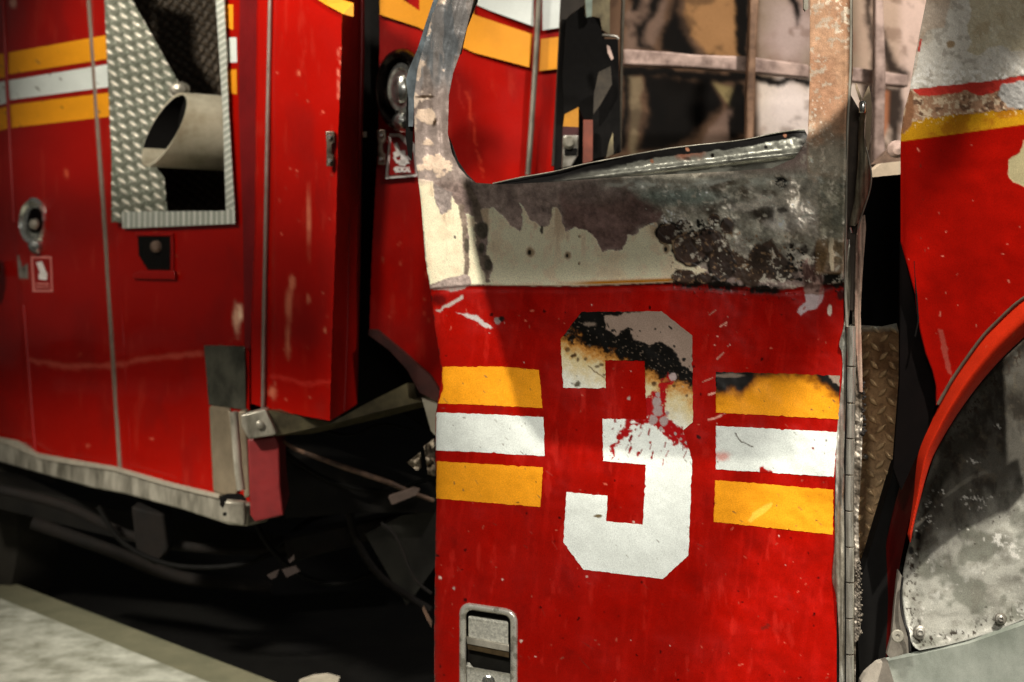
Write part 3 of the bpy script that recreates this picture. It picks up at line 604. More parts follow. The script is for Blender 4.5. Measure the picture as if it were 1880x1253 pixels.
# ================================================================== FRONT FENDER PANEL (right of the door)
dR = lin(1560, 2.80, 1880, 2.50)
arch_o = [(1940, 487), (1880, 553-4), (1866, 560), (1855, 566), (1811, 610), (1780, 645), (1750, 690), (1712, 770), (1690, 820), (1683, 860)]
fp = zB([(850, -120), (826, 0), (812, 70), (790, 180), (765, 330), (745, 400), (736, 470), (733, 520), (733, 870), (758, 960), (785, 1060), (792, 1130)]) + [(1690, 610), (1700, 650), (1712, 680), (1719, 710), (1719, 745)] + \
     zD([(800, 325), (845, 250), (900, 165), (960, 90), (1020, 30), (1060, -8), (1100, -38), (1200, -100)]) + [(1950, -60)]
def rel_R(X, Y): return .003*fbm(X, Y, 150, 3, 2)+.0012*fbm(X, Y, 45, 7, 2)-.008*np.exp(-np.maximum(X-1657, 0)/5)
def paint_R(X, Y):
    P = Paint(X, Y, RED, .33); P.mul(1+.08*fbm(X, Y, 50, 1)+.05*fbm(X, Y, 9, 2))
    P.over(P.poly(zD([(800, 80), (815, 85), (832, 150), (845, 235), (830, 225), (812, 150)]), 1, 2, 8), S(150, 60, 50))
    P.chips((1650, 260, 1880, 620), 26, S(210, 120, 100), .6, 1.6, 3, 6); P.chips((1650, 250, 1700, 640), 12, S(120, 40, 30), .8, 1.6, 5, 6, 1.5)
    P.over(P.poly(zB([(1175, 500), (1160, 545), (1120, 580), (1115, 630), (1135, 655), (1180, 678), (1300, 700), (1300, 480)]), 1.2, 3, 16, 5), S(170, 158, 120), .5, 0, -.0005)
    P.over(P.poly(zD([(795, 330), (845, 240), (850, 250), (808, 330)]), 1, 1, 6), S(190, 90, 80))
    top = np.interp(X, [1640, 1655, 1700, 1760, 1800, 1850, 1880, 1950], [236, 236, 220, 209, 204, 201, 199, 190])
    bot = np.interp(X, [1640, 1655, 1880, 1950], [262, 260, 229, 218])
    w = 4*fbm(X, Y, 22, 30)+2*fbm(X, Y, 6, 31)
    P.over(1-sm(-1, 1, Y-bot), S(192, 138, 22), .5)
    P.over((1-sm(-1, 1, Y-bot))*sm(.0, .6, fbm(X, Y, 26, 32)), S(170, 110, 20))
    P.over((1-sm(-1, 1, Y-bot))*sm(.42, .6, fbm(X, Y, 5, 33))*(1-sm(0, 16, Y-top)), S(225, 200, 150))
    up = 1-sm(-1, 1, Y-top+w*1.3)
    P.over(up, S(170, 132, 104), .6, 0, .0006); P.over(up*sm(0, .4, fbm(X, Y, 7, 34)), S(214, 190, 160)); P.over(up*sm(.3, .6, fbm(X, Y, 10, 35)), S(112, 84, 66))
    rs = P.poly(zB([(775, 320), (870, 308), (1000, 288), (1156, 271), (1300, 260), (1300, 305), (1160, 292), (1110, 305), (1060, 340), (1010, 345), (960, 325), (870, 345), (800, 345)]), 1.2, 3, 14, 36)
    P.over(rs, S(196, 58, 48), .45)
    up2 = 1-sm(-1, 1, Y-(np.interp(X, [1640, 1700, 1800, 1880, 1950], [166, 162, 150, 139, 130]))+w*.5)
    P.over(up2, S(226, 220, 208), .5, 0, .0009)
    P.over(up2*sm(-.05, .5, fbm(X, Y, 34, 37)), S(206, 196, 180)); P.over(up2*sm(.2, .6, fbm(X, Y, 14, 137))*.5, S(150, 138, 124)); P.b = P.b+(1-sm(-1, 1, Y-top))*.0010*fbm(X, Y, 8, 138); P.over(up2*sm(.1, .35, fbm(X, Y, 6, 38))*sm(95, 140, Y), S(246, 242, 234))
    tan = P.poly(zB([(850, -120), (985, -120), (975, 60), (965, 100), (985, 150), (970, 190), (1010, 195), (1060, 165), (1100, 165), (1150, 190), (1300, 190), (1300, -120), (870, -120)]), 1.5, 5, 24, 39)
    P.over(tan, S(206, 194, 166), .5); P.over(tan*sm(0, .5, fbm(X, Y, 30, 40))*.6, S(172, 150, 118))
    P.over(np.exp(-(fbm(X, Y*1.6, 30, 41)/.045)**2)*sm(1760, 1775, X)*(1-sm(95, 110, Y)), S(214, 206, 184), None, None, .0006)
    P.over(P.poly(zB([(825, 0), (850, -120), (985, -120), (910, 0), (890, 100), (830, 110), (800, 150), (780, 270), (770, 280)]), 2, 2, 12, 42)*.7, S(196, 172, 150))
    P.over(P.ell(1745, 82, 8, 7, .2, .3, 3), S(176, 150, 118))
    P.over(P.poly(zB([(1080, 345), (1100, 300), (1180, 290), (1300, 290), (1300, 395), (1120, 385)]), 1.5, 4, 16, 43), S(192, 188, 182), .4, .2, .0004)
    P.over(P.poly(zB([(735, 480), (745, 400), (765, 330), (776, 330), (780, 400), (770, 450), (745, 478)]), 2, 2, 10, 44), S(140, 98, 70))
    P.over(P.poly(zB([(800, 140), (808, 142), (800, 186), (790, 186)]), 1), S(196, 58, 48))
    return P
fen = sheet('front_fender', fp, dR, paint_R, truck, 2.0, [], .004, rel_R)
label(fen, 'red front fender panel blistered white above its yellow stripe')
# arch lip: orange red flare that stands proud and narrows towards its foot
arc_o = smooth(zD([(1240, -130), (1160, -70), (1085, -18), (1050, 10), (1000, 58), (950, 110), (900, 178), (850, 252), (800, 345), (775, 400), (752, 450), (735, 500), (727, 560), (720, 640), (708, 720), (700, 762)]), 4)
arc_i = smooth(zD([(708, 790), (722, 720), (742, 640), (765, 555), (790, 490), (850, 385), (920, 285), (1000, 190), (1085, 108), (1160, 50), (1260, -20)]), 4)
dF = lambda off: (lambda x, y: dR(x, y)-off)
def paint_fl(X, Y):
    P = Paint(X, Y, np.array([.50, .022, .005]), .42); P.mul(1+.10*fbm(X, Y, 30, 1)); P.chips((1660, 480, 1900, 1000), 16, S(210, 90, 60), .6, 1.6, 3, 8, 2.2); return P
def rel_fl(X, Y):
    d = -sdf(X, Y, arc_o+arc_i)[0]; return .03*np.sin(np.clip(d/26., 0, 1)*math.pi/2)
sheet('wheel_arch_flare', arc_o+arc_i, dF(.002), paint_fl, fen, 1.5, [], .004, rel_fl)
ptube('arch_bead', smooth(zD([(1240, -134), (1160, -74), (1083, -22), (1047, 6), (997, 54), (947, 106), (897, 174), (846, 248), (800, 330)]), 3), dF(.008), 3.0, mat('grey rubber bead', S(92, 80, 66), .6, 0, .3, 60), fen, seg=10)
# the flare's lower run and its inward return, turned away from the lamps, its shade put into a deep red
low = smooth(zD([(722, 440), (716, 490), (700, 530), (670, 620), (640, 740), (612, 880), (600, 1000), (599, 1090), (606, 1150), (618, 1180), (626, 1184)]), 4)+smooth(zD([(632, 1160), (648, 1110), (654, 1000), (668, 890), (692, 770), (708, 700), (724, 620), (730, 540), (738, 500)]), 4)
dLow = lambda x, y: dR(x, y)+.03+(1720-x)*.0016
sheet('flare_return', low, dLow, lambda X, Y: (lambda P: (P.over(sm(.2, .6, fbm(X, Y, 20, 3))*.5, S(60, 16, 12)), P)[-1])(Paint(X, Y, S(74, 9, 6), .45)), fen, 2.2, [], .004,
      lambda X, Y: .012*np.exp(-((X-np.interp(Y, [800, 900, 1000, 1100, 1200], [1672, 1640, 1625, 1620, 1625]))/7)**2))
# dark return of the panel edge between door and fender, and the dark door pillar box behind
M_dred = mat('sooty dark red', S(58, 10, 8), .5, 0, .5, 10)
prism('panel_return', [(1654, 444), (1681, 560), (1700, 640), (1717, 676), (1717, 745), (1712, 775), (1700, 800), (1655, 900), (1640, 860), (1652, 700)], lambda x, y: dR(x, y)+.03, .01, mat('near-black red', S(12, 6, 5), .8, 0, .6, 14, spec=.1), fen)
ptube('wire', [(1679, 480), (1682, 530), (1686, 590), (1680, 618)], dF(.0), 1.6, M_black, fen, seg=8)
# wheel liner
lin_p = smooth(zD([(1260, -10), (1160, 60), (1085, 118), (1000, 200), (920, 295), (850, 395), (795, 490), (770, 560), (745, 640), (724, 720), (706, 790), (690, 860), (682, 920), (684, 1000), (698, 1080), (716, 1130), (738, 1147)]), 3)+zD([(820, 1132), (900, 1112), (990, 1083), (1085, 1044), (1260, 960)])
dLn = lambda x, y: dR(x, y)+.19-.06*np.clip((y-700)/500, -.5, 1)
def rel_ln(X, Y): return .005*fbm(X, Y, 80, 3, 3)+.006*np.exp(-((sdf(X, Y, lin_p)[0])/7)**2)
def paint_ln(X, Y):
    P = Paint(X, Y, S(184, 182, 170), .55, .1)
    P.over(sm(-.1, .5, fbm(X, Y, 50, 1)), S(132, 132, 120), .55, .1)
    P.over(sm(.05, .6, fbm(X, Y, 26, 2))*.35, S(110, 104, 92), .55, .1)
    P.over(sm(.3, .8, fbm(X, Y, 40, 3)+.25*fbm(X, Y, 6, 8))*sm(950, 1060, Y)*.6, S(214, 212, 202), .5, .1)
    dk = 1-sm(-90, 50, Y-(1063-(X-1682)*.72)+34*fbm(X, Y, 40, 6)); P.over(dk*.88, S(48, 42, 34), .8, 0); P.over(dk*sm(-.2, .6, fbm(X*1.6, Y*.7, 26, 7))*.7, S(36, 30, 24), .8, 0)  # dk paints the arch's shadow over the upper liner
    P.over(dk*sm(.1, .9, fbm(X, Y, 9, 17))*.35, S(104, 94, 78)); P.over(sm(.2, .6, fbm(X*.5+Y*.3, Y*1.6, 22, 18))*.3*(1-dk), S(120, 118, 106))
    P.over(sm(.5, .75, fbm(X, Y, 34, 3)-.0014*np.maximum(0, 1120-Y)+.35*fbm(X, Y, 3.6, 9))*.8, S(226, 222, 212), .5, .1)
    P.over(sm(.3, .5, fbm(X*1.5, Y, 7, 4))*np.exp(-((sdf(X, Y, lin_p)[0]+14)/16)**2), S(52, 42, 34), .6)
    P.over(np.exp(-((sdf(X, Y, lin_p)[0])/3)**2)*(Y > 1100), S(200, 200, 188), .4, .5)
    for a, b in ((1672, 980), (1672, 1011), (1685, 984)): P.over(P.ell(a, b, 5, 7, .3, .4), BLACK)
    P.chips((1660, 900, 1900, 1190), 90, S(226, 222, 210), .5, 1.8, 4, 4); P.chips((1660, 900, 1900, 1190), 40, S(60, 52, 44), .5, 1.8, 5, 5)
    return P
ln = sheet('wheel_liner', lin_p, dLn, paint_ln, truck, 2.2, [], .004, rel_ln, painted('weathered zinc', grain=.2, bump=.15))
label(ln, 'grey corroded metal liner inside the front wheel arch')
for x, y, r in ((1689, 1161, 14), (1837, 1136, 11)):
    p = W(x, y, float(dLn(x, y))-.004); k = r/F*2.6
    lathe('bolt', p, [(k, 0), (k, .002), (k*.8, .0045), (k*.55, .005), (k*.5, .010), (k*.32, .011), (k*.28, .007), (0, .007)], M_steel, ln, axis=(-.2, -1, .2), seg=26)
lathe('bolt', W(1648, 1168, 2.66), [(.012, 0), (.012, .002), (.010, .004), (.004, .004), (.004, .001), (0, .001)], M_alu, ln, axis=(-.2, -1, .1), seg=24)
M_grey = mat('dull grey paint', S(186, 190, 178), .55, .1, .3, 7, S(134, 140, 128), .5, .15, 40)
prism('liner_edge_strip', zD([(668, 880), (680, 900), (672, 960), (676, 1010), (690, 1070), (700, 1110), (702, 1156), (640, 1172), (630, 1160), (646, 1100), (654, 1010), (662, 930)]), lambda x, y: dR(x, y)+.06, .01, mat('scuffed pale zinc', S(168, 160, 146), .5, .4, .35, 40), ln)
ptube('rubber_edge', smooth(zD([(682, 905), (676, 960), (678, 1010), (690, 1060), (702, 1090), (706, 1150)]), 3), lambda x, y: dR(x, y)+.045, [2.2]*16, M_rubber, ln, seg=8)
prism('step_plate', zD([(632, 1182), (740, 1160), (900, 1125), (1085, 1062), (1260, 990), (1260, 1450), (650, 1450)]), lambda x, y: dR(x, y)+.12, .02, M_grey, truck)
prism('step_bracket', zD([(560, 1225), (600, 1190), (632, 1180), (655, 1260), (660, 1450), (520, 1450), (545, 1250)]), lambda x, y: dR(x, y)+.10, .02, mat('pale worn paint', S(190, 180, 164), .6, 0, .3, 30), truck)

# diamond plate beside the hinge
def diamond(cx, cy, pa, L, w, rot=0., dep=.004):
    """raised lozenges, alternately tilted; pitch pa, half length L, half width w in photo pixels"""
    def f(X, Y, only=None):
        c, s = math.cos(rot), math.sin(rot); x = (X-cx)*c+(Y-cy)*s; y = -(X-cx)*s+(Y-cy)*c
        best = 0*X
        i0 = np.floor(x/pa); j0 = np.floor(y/pa)
        for di in (-1, 0, 1, 2):
            for dj in (-1, 0, 1, 2):
                i = i0+di; j = j0+dj; par = ((i+j) % 2) > .5
                dx = x-i*pa; dy = y-j*pa; u = np.where(par, dx, dy); v = np.where(par, dy, dx)
                h = np.clip(1-(u/L)**2-(np.abs(v)/(w*np.clip(1-(u/L)**2, .05, 1)))**2, 0, 1)
                if only is not None: h = h*(par == only)
                best = np.maximum(best, h)
        return dep*best**.6
    return f
dia = diamond(1590, 620, 23.5, 13, 5.0, .82, .008)
dDP = lambda x, y: 2.93+(1650-x)*.0007
def paint_dp(X, Y):
    P = Paint(X, Y, S(196, 156, 112), .5, .1); d = dia(X, Y)/.008
    P.over(sm(-.2, .5, fbm(X, Y, 50, 2)), S(150, 112, 76)); P.over(sm(0, .5, fbm(X, Y, 12, 3))*.5, S(104, 76, 52))
    P.mul(.62+0*X); P.over(sm(.35, .8, d)*.8, S(206, 172, 128), .35, .3); P.over(sm(760, 900, Y)*.3, S(150, 138, 110)); P.mul(1+.2*fbm(X, Y, 4, 5))  # lozenge tops lightened as painted highlights
    P.over((1-sm(600, 612, Y+3*fbm(X, Y, 14, 3))), S(190, 186, 170), .4, .5); return P
dp = sheet('diamond_plate', [(1560, 596), (1620, 600), (1646, 594), (1650, 610), (1654, 700), (1654, 1180), (1560, 1180)], dDP, paint_dp, truck, 1.5, [], .004, lambda X, Y: dia(X, Y)+.006*np.exp(-((Y-600)/6)**2)+.002*fbm(X, Y, 60, 2))
label(dp, 'browned diamond tread plate beside the door hinge')
lathe('rivet', W(1588, 838, 2.96), [(.006, 0), (.006, .005), (.004, .010), (0, .011)], M_steel, dp, seg=16)
# black sheets standing in for the shade of the foot space behind it and pale ledge of the dashboard
prism('foot_space_shade', [(1560, 330), (1660, 320), (1720, 420), (1740, 780), (1700, 1190), (1660, 1260), (1560, 1260)], 3.02, .05, M_black, truck)
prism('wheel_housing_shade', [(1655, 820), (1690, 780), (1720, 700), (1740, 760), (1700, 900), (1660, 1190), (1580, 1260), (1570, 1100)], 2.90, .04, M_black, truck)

# ================================================================== BURNT CAB INTERIOR (seen through the window)
def paint_bulk(X, Y):
    P = Paint(X, Y, S(150, 120, 86), .8, 0)
    right = sm(1385, 1400, X)
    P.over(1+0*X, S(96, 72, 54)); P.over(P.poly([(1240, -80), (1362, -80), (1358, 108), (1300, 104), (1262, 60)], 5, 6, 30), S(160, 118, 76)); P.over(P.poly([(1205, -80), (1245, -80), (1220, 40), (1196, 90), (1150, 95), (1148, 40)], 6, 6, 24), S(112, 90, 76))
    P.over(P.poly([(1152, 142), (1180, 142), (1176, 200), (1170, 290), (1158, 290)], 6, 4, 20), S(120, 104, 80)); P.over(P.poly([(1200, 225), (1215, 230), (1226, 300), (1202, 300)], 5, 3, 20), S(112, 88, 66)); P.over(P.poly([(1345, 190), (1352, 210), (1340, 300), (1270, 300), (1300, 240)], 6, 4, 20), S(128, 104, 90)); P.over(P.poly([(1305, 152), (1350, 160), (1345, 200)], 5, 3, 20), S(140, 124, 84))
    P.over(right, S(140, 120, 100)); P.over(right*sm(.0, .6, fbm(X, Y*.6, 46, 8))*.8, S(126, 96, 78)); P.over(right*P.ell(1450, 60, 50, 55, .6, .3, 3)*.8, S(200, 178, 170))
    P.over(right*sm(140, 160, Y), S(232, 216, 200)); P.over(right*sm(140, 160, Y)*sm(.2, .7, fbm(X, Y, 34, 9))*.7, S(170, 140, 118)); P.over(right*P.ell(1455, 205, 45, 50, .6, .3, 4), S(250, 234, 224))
    P.over(sm(1560, 1590, X)*.8, S(206, 178, 156)); P.over(sm(1640, 1665, X)*.6, S(240, 210, 196))  # pale right end: strong light put into the colour
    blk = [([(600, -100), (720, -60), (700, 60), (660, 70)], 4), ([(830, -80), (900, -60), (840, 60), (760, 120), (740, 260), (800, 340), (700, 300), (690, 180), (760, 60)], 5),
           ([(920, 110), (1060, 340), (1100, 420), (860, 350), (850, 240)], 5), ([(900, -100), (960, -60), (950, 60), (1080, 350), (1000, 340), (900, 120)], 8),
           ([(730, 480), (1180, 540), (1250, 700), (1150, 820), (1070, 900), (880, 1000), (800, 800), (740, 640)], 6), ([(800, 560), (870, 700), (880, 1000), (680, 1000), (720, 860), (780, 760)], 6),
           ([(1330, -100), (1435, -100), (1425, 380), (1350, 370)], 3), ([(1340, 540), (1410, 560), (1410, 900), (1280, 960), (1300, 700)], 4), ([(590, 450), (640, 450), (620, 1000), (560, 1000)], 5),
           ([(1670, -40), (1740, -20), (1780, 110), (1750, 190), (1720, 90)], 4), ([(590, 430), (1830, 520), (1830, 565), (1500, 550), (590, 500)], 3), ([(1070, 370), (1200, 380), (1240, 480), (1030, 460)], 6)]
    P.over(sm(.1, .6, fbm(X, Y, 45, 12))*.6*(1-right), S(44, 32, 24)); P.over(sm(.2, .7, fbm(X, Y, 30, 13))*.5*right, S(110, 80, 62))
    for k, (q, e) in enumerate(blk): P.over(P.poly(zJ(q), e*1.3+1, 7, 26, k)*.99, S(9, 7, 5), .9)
    for k, q in enumerate([[(600, -10), (628, -10), (628, 110), (645, 225), (655, 300), (640, 300), (610, 130)], [(670, 310), (740, 310), (735, 420), (720, 520), (700, 560), (690, 470), (650, 400)], [(590, 300), (650, 300), (620, 620), (610, 620)], [(650, 60), (720, 240), (760, 260), (760, 290), (690, 260), (660, 180)]]):
        P.over(P.poly(zB(q), 7, 5, 20, 20+k)*.95, S(36, 24, 18))
    P.over(P.poly(zB([(655, 320), (690, 330), (685, 460), (660, 520)]), 5), S(186, 120, 84))
    return P
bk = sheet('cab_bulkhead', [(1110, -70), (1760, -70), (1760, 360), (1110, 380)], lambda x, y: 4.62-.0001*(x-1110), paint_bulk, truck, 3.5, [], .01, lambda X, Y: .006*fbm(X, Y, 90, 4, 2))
label(bk, 'scorched rear wall of the cab seen through the empty window')
M_rail = mat('pinkish scorched rail', S(206, 178, 164), .6, .1, .5, 14, S(84, 62, 52), .46, .2, 40)
M_railD = mat('brown scorched rail', S(156, 122, 96), .6, .1, .5, 16, S(84, 60, 44), .46, .2, 40)
prism('bulkhead_rail', zJ([(596, 325), (900, 345), (1060, 362), (1430, 375), (1830, 430), (1830, 520), (1430, 480), (1060, 450), (596, 430)]), 4.35, .05, M_rail, bk, bev=.006)
prism('bulkhead_rail', [(1560, 122), (1668, 138), (1668, 160), (1560, 150)], 4.35, .05, M_rail, bk, bev=.006)
prism('bulkhead_post', zJ([(1440, -150), (1500, -150), (1475, 400), (1470, 600), (1460, 950), (1410, 950), (1412, 600), (1425, 380)]), 4.28, .04, M_railD, bk, bev=.006)
prism('bulkhead_post', [(1608, -50), (1620, -50), (1627, 130), (1624, 250), (1628, 290), (1604, 300), (1606, 200)], 4.25, .04, M_rail, bk, bev=.006)
prism('bulkhead_post', zJ([(590, -120), (612, -120), (600, 200), (592, 480), (582, 1010), (566, 1010), (570, 480), (578, 150)]), 4.1, .03, mat('grey soot steel', S(96, 88, 74), .5, .4, .5, 20), bk, bev=.004)
# soot-black corner post, torn sheet and pipes left of the window
prism('corner_post', zJ([(185, -120), (330, -120), (340, 30), (300, 60), (240, 100), (205, 140), (180, 300), (165, 700), (150, 1100), (120, 1100), (140, 760), (165, 300)]), 4.0, .06, mat('charred trim', S(50, 42, 32), .6, 0, .5, 18), truck)
prism('charred_panel', zJ([(215, 130), (320, 42), (342, 110), (400, 115), (450, 200), (460, 260), (560, 260), (566, 480), (578, 1010), (390, 1060), (388, 790), (330, 790), (300, 720), (200, 760), (190, 500)]), 3.95, .05, M_black, truck)
prism('charred_panel', zJ([(185, 130), (215, 130), (200, 760), (190, 1110), (135, 1130), (160, 500)]), 3.97, .05, M_black, truck)
prism('torn_sheet', zJ([(230, -120), (460, -120), (505, 0), (505, 230), (455, 200), (440, 120), (395, 110), (345, 120), (338, 30), (225, 100)]), 4.05, .01, mat('faded olive sheet', S(142, 130, 96), .6, .1, .5, 12, S(70, 62, 46)), truck)
prism('torn_sheet', zJ([(338, -60), (390, -60), (385, 110), (350, 118)]), 3.93, .01, mat('pale green sheet', S(150, 164, 150), .5, .1, .4, 30), truck)
ptube('bent_rod', zJ([(455, 235), (500, 238), (550, 245), (562, 262)]), 3.85, 2.6, M_steel, truck, seg=8)
prism('torn_sheet', zJ([(485, 300), (505, 310), (530, 390), (515, 400), (490, 350)]), 3.9, .006, MATS['pinkish scorched rail'], truck)
prism('torn_sheet', zJ([(430, 480), (510, 440), (520, 560), (440, 700), (395, 760), (400, 620)]), 3.9, .006, mat('soot streaked panel', S(66, 58, 46), .7, 0, .7, 22), truck)
prism('torn_sheet', zJ([(525, 880), (530, 1020), (480, 1050), (500, 950)]), 3.9, .006, MATS['faded olive sheet'], truck)
prism('pillar_stub', zJ([(330, 796), (392, 796), (390, 1070), (325, 1090)]), 3.88, .02, mat('rusty brown', S(120, 62, 46), .7, 0, .4, 30), truck)
prism('pillar_stub', zJ([(205, 760), (297, 712), (297, 845), (195, 840)]), 3.90, .02, mat('sooty yellow', S(186, 126, 24), .5, 0, .3, 20), truck)
prism('pillar_stub', zJ([(195, 840), (297, 845), (296, 905), (190, 900)]), 3.90, .02, M_dred, truck)
lt = prism('door_latch', zJ([(195, 898), (298, 898), (294, 1030), (250, 1110), (186, 1120)]), 3.84, .03, M_steel, truck, bev=.004)
prism('latch_gap', zJ([(205, 985), (290, 985), (286, 1030), (205, 1030)]), 3.835, .01, M_black, lt)
lathe('latch_bolt', W(980+233/3.615, 950/3.615, 3.84), [(.018, 0), (.018, .012), (.01, .02), (0, .02)], M_alu, lt, seg=16)
# pale ledge and clutter at the right of the hinge
prism('dashboard_ledge', [(1596, 318), (1620, 300), (1656, 296), (1656, 322), (1630, 330), (1600, 342), (1590, 338)], 3.4, .05, mat('pale ledge', S(206, 186, 160), .6, 0, .3, 20), truck)
prism('dashboard_clutter', zB([(640, 590), (690, 540), (735, 520), (735, 585), (650, 600)]), 3.6, .05, mat('dusty clutter', S(130, 104, 86), .7, 0, .6, 30), truck)
lathe('dashboard_knob', W(1643, 275, 3.5), [(.02, 0), (.022, .015), (.014, .03), (0, .034)], M_rail, truck, seg=18)

# ================================================================== SWUNG REAR CAB DOOR with stripes (centre, behind)
dC = lin(690, 4.30, 1030, 4.45)
def paint_C(X, Y):
    P = Paint(X, Y, RED*1.05, .35); P.r = P.r+.16*sm(-.3, .6, fbm(X, Y, 90, 77)); P.over(sm(.1, .8, fbm(X, Y*.4, 50, 78))*.3, RED*.45+.004); P.over(sm(.45, .9, fbm(X*1.4, Y*.2, 16, 79))*.16, S(180, 60, 44)); P.mul(1+.07*fbm(X, Y, 60, 1))
    P.over(P.line([(858, 170), (872, 250), (886, 325)], 1.6, 1.2, 3), S(190, 50, 30)); P.over(P.line([(838, 142), (850, 200)], 1.4, 1.2, 3), S(170, 30, 20)); P.chips((690, 350, 790, 600), 14, S(190, 70, 50), .8, 2, 2, 12, 1.5)
    return P
cd = sheet('rear_cab_door', [(697, -70), (1038, -70), (1034, 60), (1029, 130), (1022, 330), (1015, 360), (830, 400), (815, 722), (770, 690), (679, 606), (683, 480), (695, 250), (697, 100)], dC, paint_C, truck, 4, [], .02, lambda X, Y: .006*fbm(X, Y, 140, 3, 2), M_gloss)
label(cd, 'red rear cab door with drooping stripes, medical sign and round lamp')
def cst(off): return lambda x, y: dC(x, y)-off
M_yel = mat('reflective yellow', YEL, .5, 0, .15, 8); M_wht = mat('reflective white', WHT*.95, .5, 0, .1, 8); M_red = mat('red truck paint', RED, .35, 0, .12, 6, bump=.03)
prism('stripe', [(697, -70), (697, 27), (770, 51), (770, 20), (740, 0), (730, -70)], cst(.012), .008, M_yel, cd)
prism('stripe', [(770, -70), (870, -70), (870, 22), (870, 97), (855, 90), (770, 52)], cst(.012), .008, M_yel, cd)
prism('stripe', [(870, 27), (977, 63), (972, 124), (870, 97)], cst(.012), .008, M_yel, cd)
prism('stripe', [(993, 72), (1033, 67), (1028, 126), (990, 131)], cst(.012), .008, M_yel, cd)
prism('stripe', [(876, -70), (980, -70), (980, 49), (900, 20), (876, 10)], cst(.012), .008, M_wht, cd)
prism('stripe', [(996, -70), (1036, -70), (1034, 50), (996, 56)], cst(.012), .008, M_wht, cd)
M_trim = mat('dull trim metal', S(118, 112, 100), .45, .6, .3, 12, S(64, 60, 52), .45)
ptube('door_trim', [(991, -70), (989, 0), (984, 100), (975, 240), (969, 322)], cst(.03), 5.2, M_trim, cd, seg=12)
prism('door_edge', [(1036, -70), (1044, -70), (1036, 130), (1026, 345), (1018, 345), (1027, 130)], cst(.0), .04, M_black, cd)
# round chrome lamp (scorched rim and broken lens)
c0 = Vector(W(742, 163, 4.18))
lampo = lathe('side_lamp', c0+Vector((0, .08, 0)), [(.118, 0), (.125, .03), (.118, .06), (.104, .075), (.092, .065), (.088, .03), (0, .03)], mat('sooted chrome', S(60, 50, 46), .22, .9, .5, 10, S(24, 20, 18), .5), cd, axis=(-.35, -1, 0), sx=.62)
lathe('lamp_bowl', c0+Vector((0, .06, 0)), [(.088, 0), (.080, .03), (.064, .045), (.056, .036), (.042, .036), (.036, .052), (.014, .06), (0, .06)], M_chrome, lampo, axis=(-.35, -1, 0), sx=.6)
lathe('lamp_cap', c0+Vector((-.005, .02, -.098)), [(.03, 0), (.028, .02), (.014, .04), (0, .045)], M_chrome, lampo, axis=(-.2, -1, .2), seg=20)
prism('lamp_foot', zI([(110, 500), (160, 590), (195, 690), (235, 715), (300, 700), (320, 640), (320, 480), (250, 560)]), 4.24, .04, M_black, cd)
# the snake-and-star medical sign
mg = prism('medical_sign', zI([(112, 742), (200, 742), (330, 830), (345, 1090), (80, 1112), (82, 1070), (105, 800)]), cst(.016), .006, mat('sign white', S(244, 236, 228), .5, 0, .1, 10), cd)
prism('sign_field', zI([(128, 768), (190, 768), (312, 900), (325, 1068), (104, 1086), (106, 1050), (124, 810)]), cst(.020), .004, M_red, mg)
M_sw = MATS['sign white']
for q in ([(205, 880), (240, 880), (245, 1005), (198, 1005)], [(150, 830), (172, 812), (210, 905), (190, 930), (165, 880)], [(140, 900), (180, 880), (200, 920), (155, 940)], [(140, 935), (158, 925), (190, 980), (170, 985)],
          [(240, 920), (285, 925), (292, 955), (245, 965)], [(180, 960), (255, 950), (280, 985), (190, 1000)]):
    prism('star_of_life', zI(q), cst(.024), .003, M_sw, mg)
def text(name, body, c, size, m, parent, rx=0, sx=1):
    cu = bpy.data.curves.new(name, 'FONT'); cu.body = body; cu.size = size; cu.align_x = 'CENTER'; cu.align_y = 'CENTER'; cu.extrude = .001; cu.offset = .0012
    o = bpy.data.objects.new(name, cu); COL.objects.link(o); dg = bpy.context.evaluated_depsgraph_get(); me = bpy.data.meshes.new_from_object(o.evaluated_get(dg)); COL.objects.unlink(o); bpy.data.objects.remove(o)
    o = link(name, me, m, parent); o.location = c; o.rotation_euler = (math.radians(90), rx, 0); o.scale = (sx, 1, 1); return o
text('lettering', 'MEDICAL', W(690+212/4.472, 80+1038/4.472, 4.295), .021, M_sw, mg, 0, .62)
# dented hood edge below the door, hose loops
prism('door_bottom_edge', zO([(572, 84), (600, 85), (690, 160), (780, 240), (812, 292), (800, 322), (740, 290), (700, 215), (640, 150), (572, 100)]), 4.25, .05, mat('dark rust red', S(64, 26, 18), .6, 0, .5, 20), cd)

# ================================================================== PROTRUDING COMPARTMENT DOOR (centre left)
dM = lin(490, 4.25, 612, 4.00)
def paint_M(X, Y):
    P = Paint(X, Y, RED*1.12, .33); P.r = P.r+.16*sm(-.3, .6, fbm(X, Y, 90, 77)); P.over(sm(.1, .8, fbm(X, Y*.4, 50, 78))*.3, RED*.45+.004); P.over(sm(.45, .9, fbm(X*1.4, Y*.2, 16, 79))*.16, S(180, 60, 44)); P.mul(1+.08*fbm(X, Y*.4, 40, 1))
    for k, q in enumerate([(530, 560, 6, 26), (536, 520, 5, 16), (528, 625, 5, 28), (596, 608, 3, 5), (566, 548, 3, 8), (500, 720, 6, 10), (567, 415, 2, 50), (548, 135, 3, 5)]): P.over(P.ell(q[0], q[1], q[2], q[3], .6, .5, k)*.75, S(210, 120, 90))
    P.over(P.line([(624, 90), (622, 180)], 1.6, 1.4, 3), S(200, 110, 90)); P.over(P.line([(500, 690), (560, 705), (604, 702)], 3, 3, 4)*.4, S(210, 60, 50)); P.chips((500, 60, 610, 760), 40, S(200, 90, 70), .6, 1.6, 8, 8, 1.5); return P
